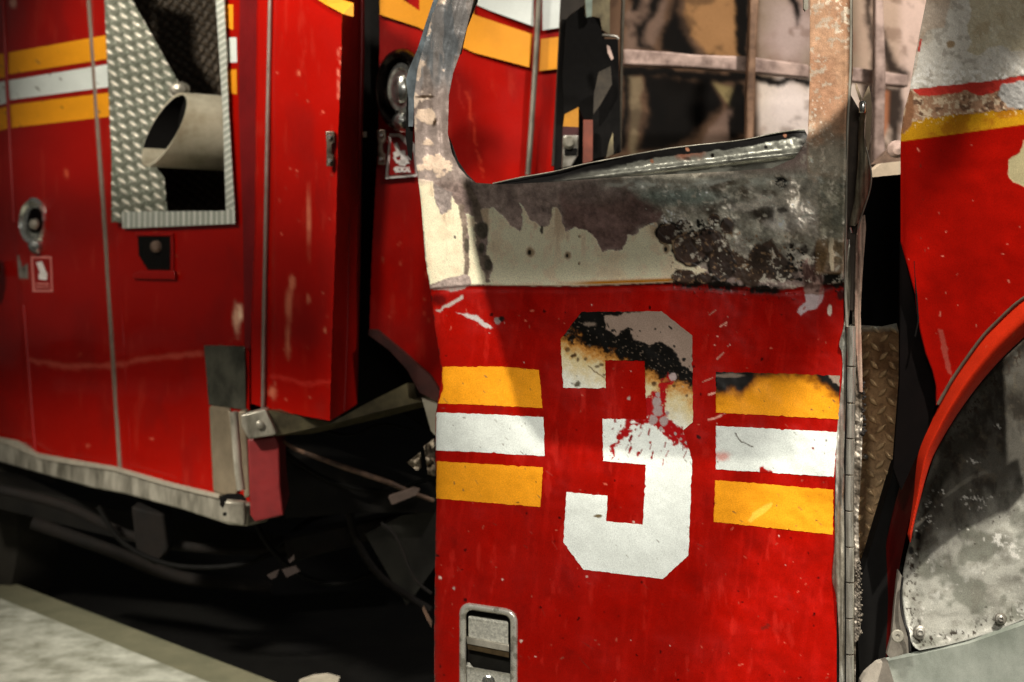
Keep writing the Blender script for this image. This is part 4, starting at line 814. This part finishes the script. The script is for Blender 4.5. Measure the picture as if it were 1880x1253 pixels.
md = sheet('compartment_door', [(473, -70), (630, -70), (627, 100), (621, 260), (617, 430), (611, 600), (606, 773), (560, 765), (500, 752), (461, 742), (461, 600), (468, 430), (470, 200)], dM, paint_M, truck, 4, [], .02,
           lambda X, Y: .006*fbm(X, Y, 160, 6, 2)+.012*sm(495, 505, X), M_gloss)
label(md, 'red outward bent compartment door with scuffed lower half')
ptube('edge_trim', [(499, -70), (496, 0), (492, 200), (488, 420), (484, 620), (483, 752)], lambda x, y: dM(x, y)-.02, 4.2, mat('satin trim', S(170, 150, 138), .35, .6, .3, 14), md, seg=10)
dS = lin(606, 4.045, 664, 4.40)
prism('door_side', [(628, -70), (668, -70), (668, 100), (664, 250), (660, 500), (655, 742), (641, 752), (606, 773), (611, 600), (617, 430), (621, 260), (627, 100)], dS, .02, mat('brightened side red', RED*1.8, .4, 0, .2, 8), md)  # red raised to make up for light missing on this side
ptube('side_fold', [(665, -70), (664, 100), (660, 250), (656, 500), (651, 742)], lambda x, y: 4.36, 4.0, M_red, md, seg=8)
ptube('side_fold', [(640, 400), (638, 600), (632, 755)], lambda x, y: dS(x, y)-.0, 2.5, M_red, md, seg=8)
prism('stripe', [(566, -12), (600, -12), (649, 6), (649, 31), (630, 26), (600, 10)], lambda x, y: dM(min(x, 626), y)-.045, .004, M_yel, md)
def latch(x, y, d, parent, s=1.):
    o = prism('latch', [(x-8*s, y-33*s), (x+9*s, y-33*s), (x+9*s, y-12*s), (x+4*s, y-8*s), (x+4*s, y+8*s), (x+8*s, y+12*s), (x+7*s, y+32*s), (x-6*s, y+32*s), (x-6*s, y-8*s)], d, .02, mat('latch metal', S(150, 136, 120), .35, .8, .5, 40, S(70, 50, 40)), parent, bev=.003)
    for k in (-22, 22): lathe('latch_screw', W(x+1, y+k*s, d), [(.007, 0), (.007, .006), (.004, .010), (0, .010)], M_chrome, o, seg=14)
    return o
latch(605, 274, 3.96, md); latch(699, 271, 4.25, cd); 
prism('latch_strike', [(666, 242), (673, 242), (673, 252), (666, 252)], 4.3, .01, M_alu, md)
# black door gap between the compartment door and the swung cab door
prism('gap_seal', [(667, -70), (697, -70), (697, 100), (694, 250), (686, 480), (681, 600), (690, 612), (740, 660), (800, 735), (800, 800), (740, 760), (652, 745), (660, 400)], 4.5, .06, M_black, truck)

# ================================================================== LEFT BODY with tread-plate niche
dL = lin(0, 5.90, 455, 4.46)
niche = zL([(402, -150), (406, 0), (432, 560), (444, 790), (832, 790), (814, 380), (790, 0), (784, -150)])
def paint_L(X, Y):
    P = Paint(X, Y, RED, .3); P.r = P.r+.16*sm(-.3, .6, fbm(X, Y, 90, 77)); P.over(sm(.1, .8, fbm(X, Y*.4, 50, 78))*.3, RED*.45+.004); P.over(sm(.45, .9, fbm(X*1.4, Y*.2, 16, 79))*.16, S(180, 60, 44)); P.mul(1+.08*fbm(X, Y, 80, 1))
    P.over(P.ell(434, 588, 7, 22, .5, .5, 2)+P.ell(442, 575, 4, 12, .5, .4, 3), S(226, 170, 140)); P.over(P.ell(24, 6, 6, 8, .5, .5, 3), S(200, 140, 120))
    P.chips((0, 250, 450, 860), 30, S(190, 80, 60), .8, 2.6, 6, 6); P.over(P.ell(122, 320, 4, 8, .6, .4)*.6, S(210, 90, 60))
    P.over(P.line([(56, 662), (120, 674), (200, 672), (300, 655), (370, 650)], 4, 4, 4, 3)*.35, S(220, 110, 90)); return P
def rel_L(X, Y):
    xb = np.interp(Y, [-60, 0, 420, 800], [3, 5, 27, 62]); return .02*sm(-10, 6, X-xb)+.008*fbm(X, Y, 180, 4, 2)-.012*np.exp(-((Y-690)/34)**2)*sm(60, 120, X)+.004*fbm(X, Y, 60, 5, 2)*sm(560, 640, Y)
ld = sheet('left_body_panel', [(-80, -70), (474, -70), (471, 200), (469, 430), (459, 640), (458, 745), (458, 930), (392, 905), (222, 862), (100, 842), (0, 812), (-80, 800)], dL, paint_L, truck, 4, [niche], .02, rel_L, M_gloss)
label(ld, 'glossy red rear body side with a tread plate niche')
dLo = lambda off: (lambda x, y: dL(x, y)-.02-off)
for pts, m in ((zL([(30, 190), (395, 125), (402, 210), (30, 268)]), YEL), (zL([(30, 290), (400, 230), (405, 312), (35, 360)]), WHT*.95), (zL([(35, 378), (405, 332), (412, 418), (40, 460)]), YEL),
               (zL([(-160, 215), (22, 192), (22, 278), (-160, 300)]), YEL), (zL([(-160, 330), (18, 292), (22, 372), (-160, 420)]), WHT*.95), (zL([(-160, 440), (24, 384), (30, 462), (-160, 510)]), YEL)):
    sheet('stripe', pts, lambda X, Y: dL(X, Y)-rel_L(X, Y)-.004, paint_stripe(m, 400), ld, 4, [], .003)
for pts, m in ((zL([(812, 15), (838, 18), (838, 108), (816, 100)]), M_yel), (zL([(820, 135), (850, 135), (852, 225), (822, 225)]), M_wht), (zL([(822, 250), (850, 250), (852, 340), (826, 335)]), M_yel)):
    prism('stripe', pts, dLo(.004), .012, m, ld)
ptube('body_seam', [(158, -70), (164, 0), (175, 150), (185, 300), (197, 470), (206, 620), (214, 740), (222, 864)], dLo(.0), 5.5, mat('seam rubber', S(120, 100, 86), .6, .1, .3, 30), ld, seg=10, sm_=2)
ptube('body_crease', [(3, -70), (6, 0), (16, 200), (26, 410)], dLo(-.004), 4, M_red, ld, seg=10)
ptube('body_crease', [(44, 560), (52, 660), (62, 790), (66, 836)], dLo(-.004), 4, M_red, ld, seg=10)
ptube('body_crease', [(216, 430), (226, 600), (236, 740), (243, 870)], dLo(-.008), 3, M_red, ld, seg=10)
prism('shaded_recess_strip', [(441, -70), (473, -70), (471, 200), (468, 430), (460, 640), (449, 640), (446, 430), (438, 200)], dLo(.022), .01, mat('shaded maroon', S(112, 14, 16), .4, 0, .3, 8), ld)  # shade of the recess is put into the maroon
# niche: tread plate cut to its lit area, dark back plate coloured as its shadow, cut pipe, framed by tread strips
dNi = lambda x, y: 5.02+(240-x)*.001
dia2 = diamond(230, 100, 14, 10.5, 3.6, .6, .008)
def paint_N(X, Y):
    P = Paint(X, Y, S(118, 120, 106), .4, .3); P.over(sm(.2, .7, dia2(X, Y, True)/.008), S(240, 232, 214), .3, .3); P.over(sm(0, .6, fbm(X, Y, 40, 3))*.35, S(96, 104, 90)); return P  # pale lozenges of one tilt are glints put into the colour
nl = sheet('niche_tread_plate', zL([(370, -150), (470, -150), (474, 0), (520, 80), (600, 225), (650, 310), (600, 420), (560, 600), (590, 640), (605, 800), (400, 800), (400, 560), (375, 0)]), dNi, paint_N, ld, 2.2, [], .01, dia2)
label(nl, 'bright tread plate lining the niche')
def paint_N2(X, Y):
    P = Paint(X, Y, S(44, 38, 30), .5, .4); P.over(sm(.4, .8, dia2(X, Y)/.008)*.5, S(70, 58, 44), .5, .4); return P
sheet('niche_shadow_plate', zL([(450, -150), (800, -150), (830, 775), (560, 775), (540, 500)]), lambda x, y: 5.35+0*x, paint_N2, ld, 2.6, [], .01, dia2)
def paint_NF(X, Y):
    P = Paint(X, Y, S(176, 180, 166), .38, .25); q = np.where(Y > 385, X, Y*.8+X*.5); P.over(sm(.2, .8, np.sin(q*.62)), S(240, 240, 228), .3, .3); return P
nfm = lambda X, Y: .003*np.sin(np.where(Y > 385, X, Y*.8+X*.5)*.62)+.004
sheet('niche_frame', zL([(438, 762), (845, 758), (845, 805), (440, 822)]), dLo(.035), paint_NF, ld, 2.2, [], .02, nfm)
sheet('niche_frame', zL([(768, -150), (800, -150), (806, 0), (822, 400), (845, 780), (812, 775), (800, 400), (775, 0)]), dLo(.035), paint_NF, ld, 2.2, [], .02, nfm)
ptube('niche_edge', zL([(402, -150), (406, 0), (420, 300), (432, 560), (443, 800)]), lambda x, y: float(dLo(.01)(x, y)), 3.4, M_alu, ld, seg=10)
# cut pipe lying across the niche
M_pipe = mat('satin pipe', S(212, 204, 180), .45, .25, .25, 8, S(160, 148, 122), .5, .05)
a = Vector(W(301, 238, 4.72)); b = Vector(W(480, 250, 4.86)); ax = (b-a).normalized(); R0 = .127
def pipe():
    u = ax.cross(Vector((0, 0, 1))).normalized(); w = u.cross(ax).normalized(); V = []; Fc = []; n = 48
    for (t, r) in ((0, R0), (.04, R0), (1, R0*1.0), (1, R0*.93), (.04, R0*.93), (0, R0*.93)):
        for k in range(n):
            an = 2*math.pi*k/n; cut = 0 if t == 1 else .05*math.sin(an)+.026*math.cos(an)
            V.append(tuple(a+(b-a)*t+ax*cut+u*math.cos(an)*r+w*math.sin(an)*r))
    for i in range(6):
        for k in range(n): Fc.append((i*n+k, i*n+(k+1) % n, ((i+1) % 6)*n+(k+1) % n, ((i+1) % 6)*n+k))
    me = bpy.data.meshes.new('exhaust_pipe'); me.from_pydata(V, [], Fc); me.update()
    import bmesh
    bm = bmesh.new(); bm.from_mesh(me); bmesh.ops.recalc_face_normals(bm, faces=bm.faces); bm.to_mesh(me); bm.free(); shade(me, 40)
    o = link('cut_pipe', me, M_pipe, ld); me.materials.append(M_black)
    for q in me.polygons: q.material_index = 1 if q.index//n in (3, 4) and math.sin(2*math.pi*(q.index % n)/n) > -.45 else 0  # upper inner wall black: shade inside the pipe put into the colour
    return o
pp = pipe()
c1 = a+ax*.10
lathe('pipe_inside', c1-ax*.02, [(R0*.92, 0), (R0*.92, .01), (0, .012)], M_black, pp, axis=-ax, seg=32)
lathe('pipe_hook', W(331, 165, 4.85), [(.022, 0), (.026, .012), (.016, .026), (0, .03)], M_alu, ld, seg=18, sx=1.4)
# round chrome lock with drop handle, small box recess, half-seen knob, sticker
dq = float(dLo(.0)(68, 416))
gl = lathe('round_lock', W(68, 408, dq), [(.092, 0), (.096, .02), (.084, .035), (.068, .022), (.06, .012), (.05, .03), (.02, .04), (0, .04)], M_chrome, ld, axis=(-.45, -1, 0), sx=.72, sz=1.)
lathe('lock_face', W(67, 405, dq-.035), [(.05, 0), (.05, .012), (.03, .016), (0, .016)], MATS['sooted chrome'], gl, axis=(-.45, -1, 0), sx=.7)
lathe('lock_core', W(64, 412, dq-.055), [(.022, 0), (.02, .01), (.008, .02), (0, .02)], M_alu, gl, axis=(-.45, -1, 0), seg=16)
lathe('lock_keyway', W(68, 452, dq-.02), [(.026, 0), (.03, .015), (.018, .03), (0, .032)], M_chrome, gl, seg=20)
lathe('round_knob', W(-4, 494, float(dL(0, 494))-.02), [(.03, 0), (.034, .04), (.07, .05), (.088, .08), (.06, .12), (0, .13)], M_chrome, ld, axis=(-.3, -1, 0), sx=.6)
prism('lock_plate', [(31, 468), (52, 468), (52, 514), (34, 512)], dLo(.0), .02, M_steel, ld, bev=.004)
sg = prism('warning_sticker', zL([(110, 922), (185, 922), (190, 1050), (118, 1050)]), dLo(.002), .006, mat('sticker pink white', S(222, 130, 120), .5, 0, .15, 10), ld)
prism('sticker_field', zL([(118, 930), (179, 930), (183, 1042), (125, 1042)]), dLo(.006), .004, M_red, sg)
for q in ([(130, 945), (150, 940), (168, 985), (160, 1000), (145, 985)], [(138, 985), (170, 980), (168, 1008), (140, 1005)], [(128, 1018), (176, 1018), (176, 1024), (128, 1024)], [(128, 1030), (176, 1030), (176, 1035), (128, 1035)]):
    prism('sticker_symbol', zL(q), dLo(.010), .003, MATS['sticker pink white'] if q[0][1] > 1000 else M_sw, sg)
rb = prism('recessed_socket', zL([(495, 850), (612, 850), (612, 972), (500, 972)]), dLo(.002), .01, M_black, ld)
lathe('socket_plug', W(288, 453, float(dLo(.01)(288, 453))), [(.02, 0), (.02, .015), (.01, .022), (0, .022)], mat('grimy brass', S(120, 100, 86), .4, .5), rb, seg=18)
prism('socket_lip', zL([(475, 985), (500, 975), (628, 975), (630, 1008), (478, 1005)]), dLo(.03), .04, M_red, ld, bev=.006)
prism('socket_frame', zL([(485, 838), (622, 838), (622, 850), (485, 850)]), dLo(.012), .012, M_red, ld, bev=.003)
prism('socket_frame', zL([(612, 850), (622, 850), (625, 975), (614, 975)]), dLo(.012), .012, M_red, ld, bev=.003)
# aluminium bottom rail, corner plates, bracket and step
rail = prism('bottom_rail', zN([(-160, 360), (0, 400), (60, 412), (130, 458), (250, 480), (400, 500), (600, 560), (770, 600), (870, 628), (868, 706), (800, 700), (650, 650), (430, 590), (330, 572), (160, 525), (0, 480), (-160, 440)]), dLo(.06), .10, M_alu, truck, back=(.7, 1, 0), bev=.01)
label(rail, 'dented aluminium rail along the bottom of the body')
prism('rail_top_edge', zN([(-160, 352), (0, 392), (60, 404), (130, 448), (250, 470), (400, 495), (600, 552), (772, 594), (770, 606), (600, 566), (400, 508), (250, 486), (130, 464), (60, 430), (0, 408), (-160, 368)]), dLo(.075), .02, mat('bright bare edge', S(200, 190, 170), .4, .5, .2, 20), rail)
prism('rail_end_cap', zN([(780, 612), (862, 620), (864, 706), (782, 690)]), lambda x, y: float(dL(455, y))-.11, .03, M_alu, rail, bev=.008)
lathe('rail_bolt', W(413, 944, 4.30), [(.006, 0), (.006, .004), (0, .004)], M_black, rail, seg=10)
prism('corner_plate', zN([(718, 66), (862, 70), (866, 296), (735, 276)]), dLo(.012), .02, mat('dark zinc plate', S(112, 110, 96), .45, .6, .4, 10, S(60, 60, 52)), truck, bev=.003)
prism('corner_plate', zN([(735, 280), (810, 288), (838, 560), (832, 605), (772, 596), (750, 585)]), dLo(.03), .05, mat('dusty aluminium', S(140, 126, 104), .5, .35, .35, 12), truck, bev=.01)
ptube('corner_tube', zN([(824, 300), (832, 400), (840, 500), (850, 575)]), lambda x, y: 4.32, [8]*4, M_alu, truck, seg=14)
prism('corner_post', zN([(838, 300), (868, 296), (882, 600), (860, 608)]), lambda x, y: 4.38, .05, MATS['dusty aluminium'], truck, bev=.006)
prism('torn_bracket', zN([(776, 600), (800, 590), (850, 592), (870, 615), (850, 612), (800, 608), (785, 640), (775, 630)]), 4.24, .01, M_black, truck)
stp = prism('step_bracket', zN([(848, 312), (935, 292), (975, 376), (968, 384), (876, 398), (850, 350)]), 4.08, .06, M_alu, truck, bev=.006)
lathe('bracket_bolt', W(477, 780, 4.08), [(.012, 0), (.012, .008), (.006, .012), (0, .012)], M_alu, stp, seg=14)
prism('step_tread', zO([(236, 348), (450, 392), (560, 330), (700, 260), (706, 310), (745, 322), (600, 356), (440, 398), (262, 436), (250, 400)]), lin(490, 4.10, 760, 4.20), .25, mat('grimy olive metal', S(104, 96, 70), .5, .4, .5, 14, S(56, 50, 36)), truck, back=(.3, 1, -.12))
label(prism('red_corner_box', zO([(170, 446), (262, 436), (276, 470), (280, 600), (292, 700), (196, 722), (180, 700)]), lambda x, y: 4.12, .3, mat('dusty faded red', S(122, 28, 28), .55, 0, .35, 14), truck, back=(-.1, 1, 0), bev=.006), 'dusty faded red corner below the step')
M_rust = mat('dark rust', S(110, 84, 66), .7, .1, .5, 30, S(54, 40, 32))
ptube('brace_rod', zO([(270, 440), (330, 480), (480, 535), (640, 590), (720, 625), (790, 650)]), lambda x, y: 4.3, [3, 4, 5, 5, 4, 4], M_rust, truck, seg=10)
prism('frame_end', zO([(638, 640), (720, 612), (740, 618), (730, 632), (650, 664)]), 4.05, .04, mat('pink dusty steel', S(84, 70, 62), .6, .2, .3, 30), truck)
M_under = mat('oily undercarriage', S(24, 22, 18), .7, .1, .6, 6, S(10, 9, 8), .5, .3, 14, spec=.15)
prism('undercarriage', zO([(276, 470), (320, 470), (760, 620), (795, 660), (795, 690), (560, 690), (292, 710)]), 4.55, .2, M_under, truck)
prism('chassis_beam', zO([(-800, 560), (-200, 690), (300, 770), (795, 650), (795, 700), (300, 840), (-200, 790), (-800, 640)]), 5.6, .2, M_under, truck)
prism('inner_panel', zO([(560, 760), (680, 700), (800, 680), (800, 860), (700, 1000), (640, 900)]), 4.6, .05, mat('greasy grey shroud', S(48, 46, 38), .6, .1, .6, 5, S(20, 19, 16)), truck)
for q in ([(700, 525), (745, 490), (748, 540), (735, 552)], [(755, 470), (790, 445), (796, 570), (770, 565), (762, 510)]):
    sheet('torn_fairing', zO(q), lambda X, Y: 3.9+0*X, paint_metal(S(150, 138, 120), S(90, 78, 64), .7, 0, 7, 20, (1, 1)), truck, 2.5, [], .006, lambda X, Y: .05*fbm(X, Y, 26, 4))
prism('torn_fairing', zO([(750, 312), (800, 330), (800, 440), (780, 420)]), 3.85, .02, mat('grey torn plastic', S(128, 122, 106), .6, 0, .3, 20), truck)
prism('torn_fairing', zO([(756, 1000), (782, 1050), (782, 1072), (768, 1050), (750, 1010)]), 3.85, .01, M_rust, truck)
for q in ([(235, 898), (262, 885), (275, 880), (265, 905), (248, 912)], [(305, 850), (325, 830), (326, 845), (312, 858)], [(285, 880), (330, 868), (345, 885), (300, 905)]):
    prism('hanging_scrap', zO(q), 4.4, .01, mat('brown scrap', S(34, 22, 17), .7, 0, .5, 60, S(40, 30, 24)), truck)

M_hose = mat('greasy hose', S(12, 11, 9), .7, 0, .4, 12, spec=.1); M_ch = mat('grimy rusted iron', S(22, 17, 13), .85, 0, .6, 16, S(14, 12, 10), spec=.2)
for q, d, r, m in (([(0, 900), (120, 930), (260, 990), (430, 1010), (560, 1000)], 5.0, 9, M_ch), ([(180, 930), (230, 1000), (330, 1040), (470, 1030), (560, 960), (640, 930)], 4.9, 5, M_hose),
                   ([(470, 960), (500, 1010), (560, 1060), (640, 1070), (740, 1020), (790, 960)], 4.7, 5, M_hose), ([(520, 830), (600, 880), (690, 900), (790, 880)], 4.5, 4, M_hose), ([(640, 900), (650, 980), (700, 1060), (790, 1120)], 4.6, 7, M_ch),
                   ([(60, 960), (200, 1010), (330, 1060), (500, 1080)], 5.3, 12, M_ch), ([(560, 780), (640, 800), (700, 780), (760, 790)], 4.4, 3, M_hose), ([(700, 960), (730, 990), (760, 1060), (792, 1090)], 4.3, 3, M_ch)):
    ptube('underbody_pipe', q, d, r, m, truck, seg=10, sm_=5)
prism('spring_hanger', [(240, 930), (300, 945), (310, 1010), (285, 1040), (250, 1020)], 4.9, .12, M_ch, truck, bev=.01)
prism('cross_member', [(520, 990), (790, 930), (792, 965), (530, 1035)], 4.75, .1, M_ch, truck, bev=.01)
# rear wheel, barely lit at the far left
wc = Vector(W(-25, 950, 6.3)); 
wh = lathe('rear_wheel', wc+Vector((0, .1, 0)), [(.30, 0), (.50, .02), (.52, .10), (.50, .24), (.40, .28), (.30, .26), (.28, .12), (0, .12)], mat('dusty tyre', S(44, 40, 32), .8, 0, .4, 6), truck, axis=(-.7, -1, 0), seg=48)
lathe('wheel_rim', wc+Vector((0, .02, 0)), [(.28, .03), (.27, .12), (.22, .06), (.1, .08), (.09, .16), (0, .16)], mat('rusty rim', S(110, 84, 56), .6, .3, .5, 14), wh, axis=(-.7, -1, 0), seg=36)

# ================================================================== GROUND
def plane(name, pts, z, m, thick=0):
    v = [(x, y, z) for x, y in pts]; n = len(v)
    ar = sum(pts[i][0]*pts[(i+1) % n][1]-pts[(i+1) % n][0]*pts[i][1] for i in range(n))
    if ar < 0: v = v[::-1]
    f = [tuple(range(n))]
    if thick:
        v += [(x, y, z-thick) for x, y, _ in v]; f += [tuple(range(2*n-1, n-1, -1))]+[(i, n+i, n+(i+1) % n, (i+1) % n) for i in range(n)]
        f[2:] = [t[::-1] if False else t for t in f[2:]]
    me = bpy.data.meshes.new(name); me.from_pydata(v, [], f); me.update()
    import bmesh
    bm = bmesh.new(); bm.from_mesh(me); 
    if thick: bmesh.ops.recalc_face_normals(bm, faces=bm.faces)
    bm.to_mesh(me); bm.free()
    o = link(name, me, m); o['kind'] = 'structure'; return o
M_floor = mat('shadow-dark floor', S(18, 17, 14), .75, 0, .5, 3, S(10, 9, 8), .5, .1, 30, spec=.15)  # near-black so the floor carries the truck's shadow in its colour
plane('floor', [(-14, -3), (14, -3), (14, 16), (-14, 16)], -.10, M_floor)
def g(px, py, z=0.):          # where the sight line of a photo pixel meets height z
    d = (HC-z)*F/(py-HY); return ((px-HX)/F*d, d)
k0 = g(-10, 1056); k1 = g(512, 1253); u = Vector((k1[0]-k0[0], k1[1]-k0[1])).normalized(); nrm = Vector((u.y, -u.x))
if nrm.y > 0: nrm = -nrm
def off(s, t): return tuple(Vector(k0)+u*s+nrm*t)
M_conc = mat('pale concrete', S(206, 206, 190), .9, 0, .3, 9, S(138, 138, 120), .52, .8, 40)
M_strip = mat('shadow edge grey', S(128, 124, 98), .85, 0, .35, 4, S(100, 100, 78), .5, .3, 50)
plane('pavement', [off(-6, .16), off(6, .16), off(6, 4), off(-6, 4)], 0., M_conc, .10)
plane('shadow_edge_strip', [off(-6, 0), off(6, 0), off(6, .16), off(-6, .16)], -.004, M_strip, .096)  # grey strip stands for the soft edge of the truck's shadow
sc_ = prism('fallen_scrap', [(548, 1253), (575, 1244), (600, 1242), (622, 1248), (618, 1262), (560, 1268)], 4.35, .03, mat('pale torn plastic', S(190, 180, 160), .6, 0, .3, 20), None)
sc_['label'] = 'small pale torn scrap lying on the dark floor below the truck'; sc_['category'] = 'scrap'
w_ = bpy.data.meshes.new('wall'); w_.from_pydata([(-14, 15, -.1), (14, 15, -.1), (14, 15, 6), (-14, 15, 6)], [], [(0, 1, 2, 3)]); wo = link('wall', w_, mat('dark grey wall', S(50, 48, 44), .9)); wo['kind'] = 'structure'

# ================================================================== CAMERA, LIGHT, RENDER
cam = bpy.data.cameras.new('camera'); co = bpy.data.objects.new('camera', cam); COL.objects.link(co); SC.camera = co
co.location = (0, 0, HC); co.rotation_euler = (math.radians(90), 0, 0); cam.lens = F*36/1880; cam.sensor_width = 36
cam.shift_y = -(626.5-HY)/1880; cam.clip_end = 100; cam.clip_start = .05
cam.dof.use_dof = True; cam.dof.focus_distance = 2.82; cam.dof.aperture_fstop = 3.5
wd = bpy.data.worlds.new('World'); SC.world = wd; wd.use_nodes = True
bg = wd.node_tree.nodes['Background']; bg.inputs[0].default_value = (1, .98, .9, 1); bg.inputs[1].default_value = .05
def spot(loc, at, en, size, ang, col=(1, .93, .82), blend=.3):
    l = bpy.data.lights.new('spot_lamp', 'SPOT'); l.energy = en; l.shadow_soft_size = size; l.spot_size = math.radians(ang); l.spot_blend = blend; l.color = col
    o = bpy.data.objects.new('spot_lamp', l); COL.objects.link(o); o.location = loc; o.rotation_euler = (Vector(at)-Vector(loc)).to_track_quat('-Z', 'Y').to_euler(); return o
def area(loc, at, en, sx, sy, col=(1, .96, .9)):
    l = bpy.data.lights.new('fill_lamp', 'AREA'); l.shape = 'RECTANGLE'; l.size = sx; l.size_y = sy; l.energy = en; l.color = col
    o = bpy.data.objects.new('fill_lamp', l); COL.objects.link(o); o.location = loc; o.rotation_euler = (Vector(at)-Vector(loc)).to_track_quat('-Z', 'Y').to_euler(); return o
KEY = (-1.5, -.4, 4.6)
def door_pt(px, py): return Vector(W(px, py, float(dDoor(px, py))))
spot(KEY, tuple(door_pt(1110, 130)), 1250, .03, 17.5, (1, .94, .84), .45)
# added sheet out of view above the door: it shades the middle of the door from the key lamp
sh = [(850, 330), (868, 450), (890, 545), (912, 610), (930, 680), (948, 750), (990, 812), (1300, 850), (1560, 850), (1640, 700), (1640, 110), (1570, 178), (1520, 226), (1470, 262), (1420, 296), (1300, 330)]
K = Vector(KEY); rp_ = [tuple(door_pt(x, y).lerp(K, .24)) for x, y in sh]
me = bpy.data.meshes.new('shadow_sheet'); me.from_pydata(rp_, [], [tuple(range(len(rp_)))]); rs_ = link('shadow_sheet', me, M_dred, truck)
sd_ = rs_.modifiers.new('thickness', 'SOLIDIFY'); sd_.thickness = .004
spot((-.6, -1.2, 3.6), tuple(door_pt(1150, 1200)), 980, .2, 19.5, (1, .95, .88), 1.)
spot((.95, .3, 4.6), W(1900, 920, 2.5), 1600, .03, 14, (1, .95, .86), .35)
LL = Vector((-3.2, 1.0, 4.3))
spot(tuple(LL), (-1.0, 4.7, 1.45), 1850, .26, 40, (1, .93, .82), .9)
spot((-3.4, 1.4, 4.0), (-1.7, 3.6, 0.), 420, .2, 44, (1, .97, .88), .8)
spot((-1.2, 1.5, 4.2), W(735, 230, 4.25), 400, .1, 19, (1, .93, .84), 1.)  # added spot to brighten the rear door and its sign
# added bars out of view above the body: their soft shadows band the red panels
for py, r in ((178, .03), (425, .07), (668, .08)):
    pr = [Vector(W(px, py, float(dL(px, py)) if px < 455 else float(dM(px, py)))).lerp(LL, .45) for px in (-120, 200, 440, 640)]
    tube('shadow_bar', [tuple(p) for p in pr], r, M_alu, truck, seg=16)
area((.6, -1.6, 3.0), (.3, 3.2, 1.2), 38, 1.4, .6)  # added fill from the front, no real fixture
spot((1.3, 2.9, 3.6), (1.25, 4.5, 1.75), 250, .08, 70, (1, .93, .86))

SC.render.engine = 'CYCLES'; SC.cycles.max_bounces = 5
SC.view_settings.view_transform = 'Standard'; SC.view_settings.look = 'None'; SC.view_settings.exposure = 0; SC.view_settings.gamma = 1
SC.render.resolution_x = 1024; SC.render.resolution_y = 682
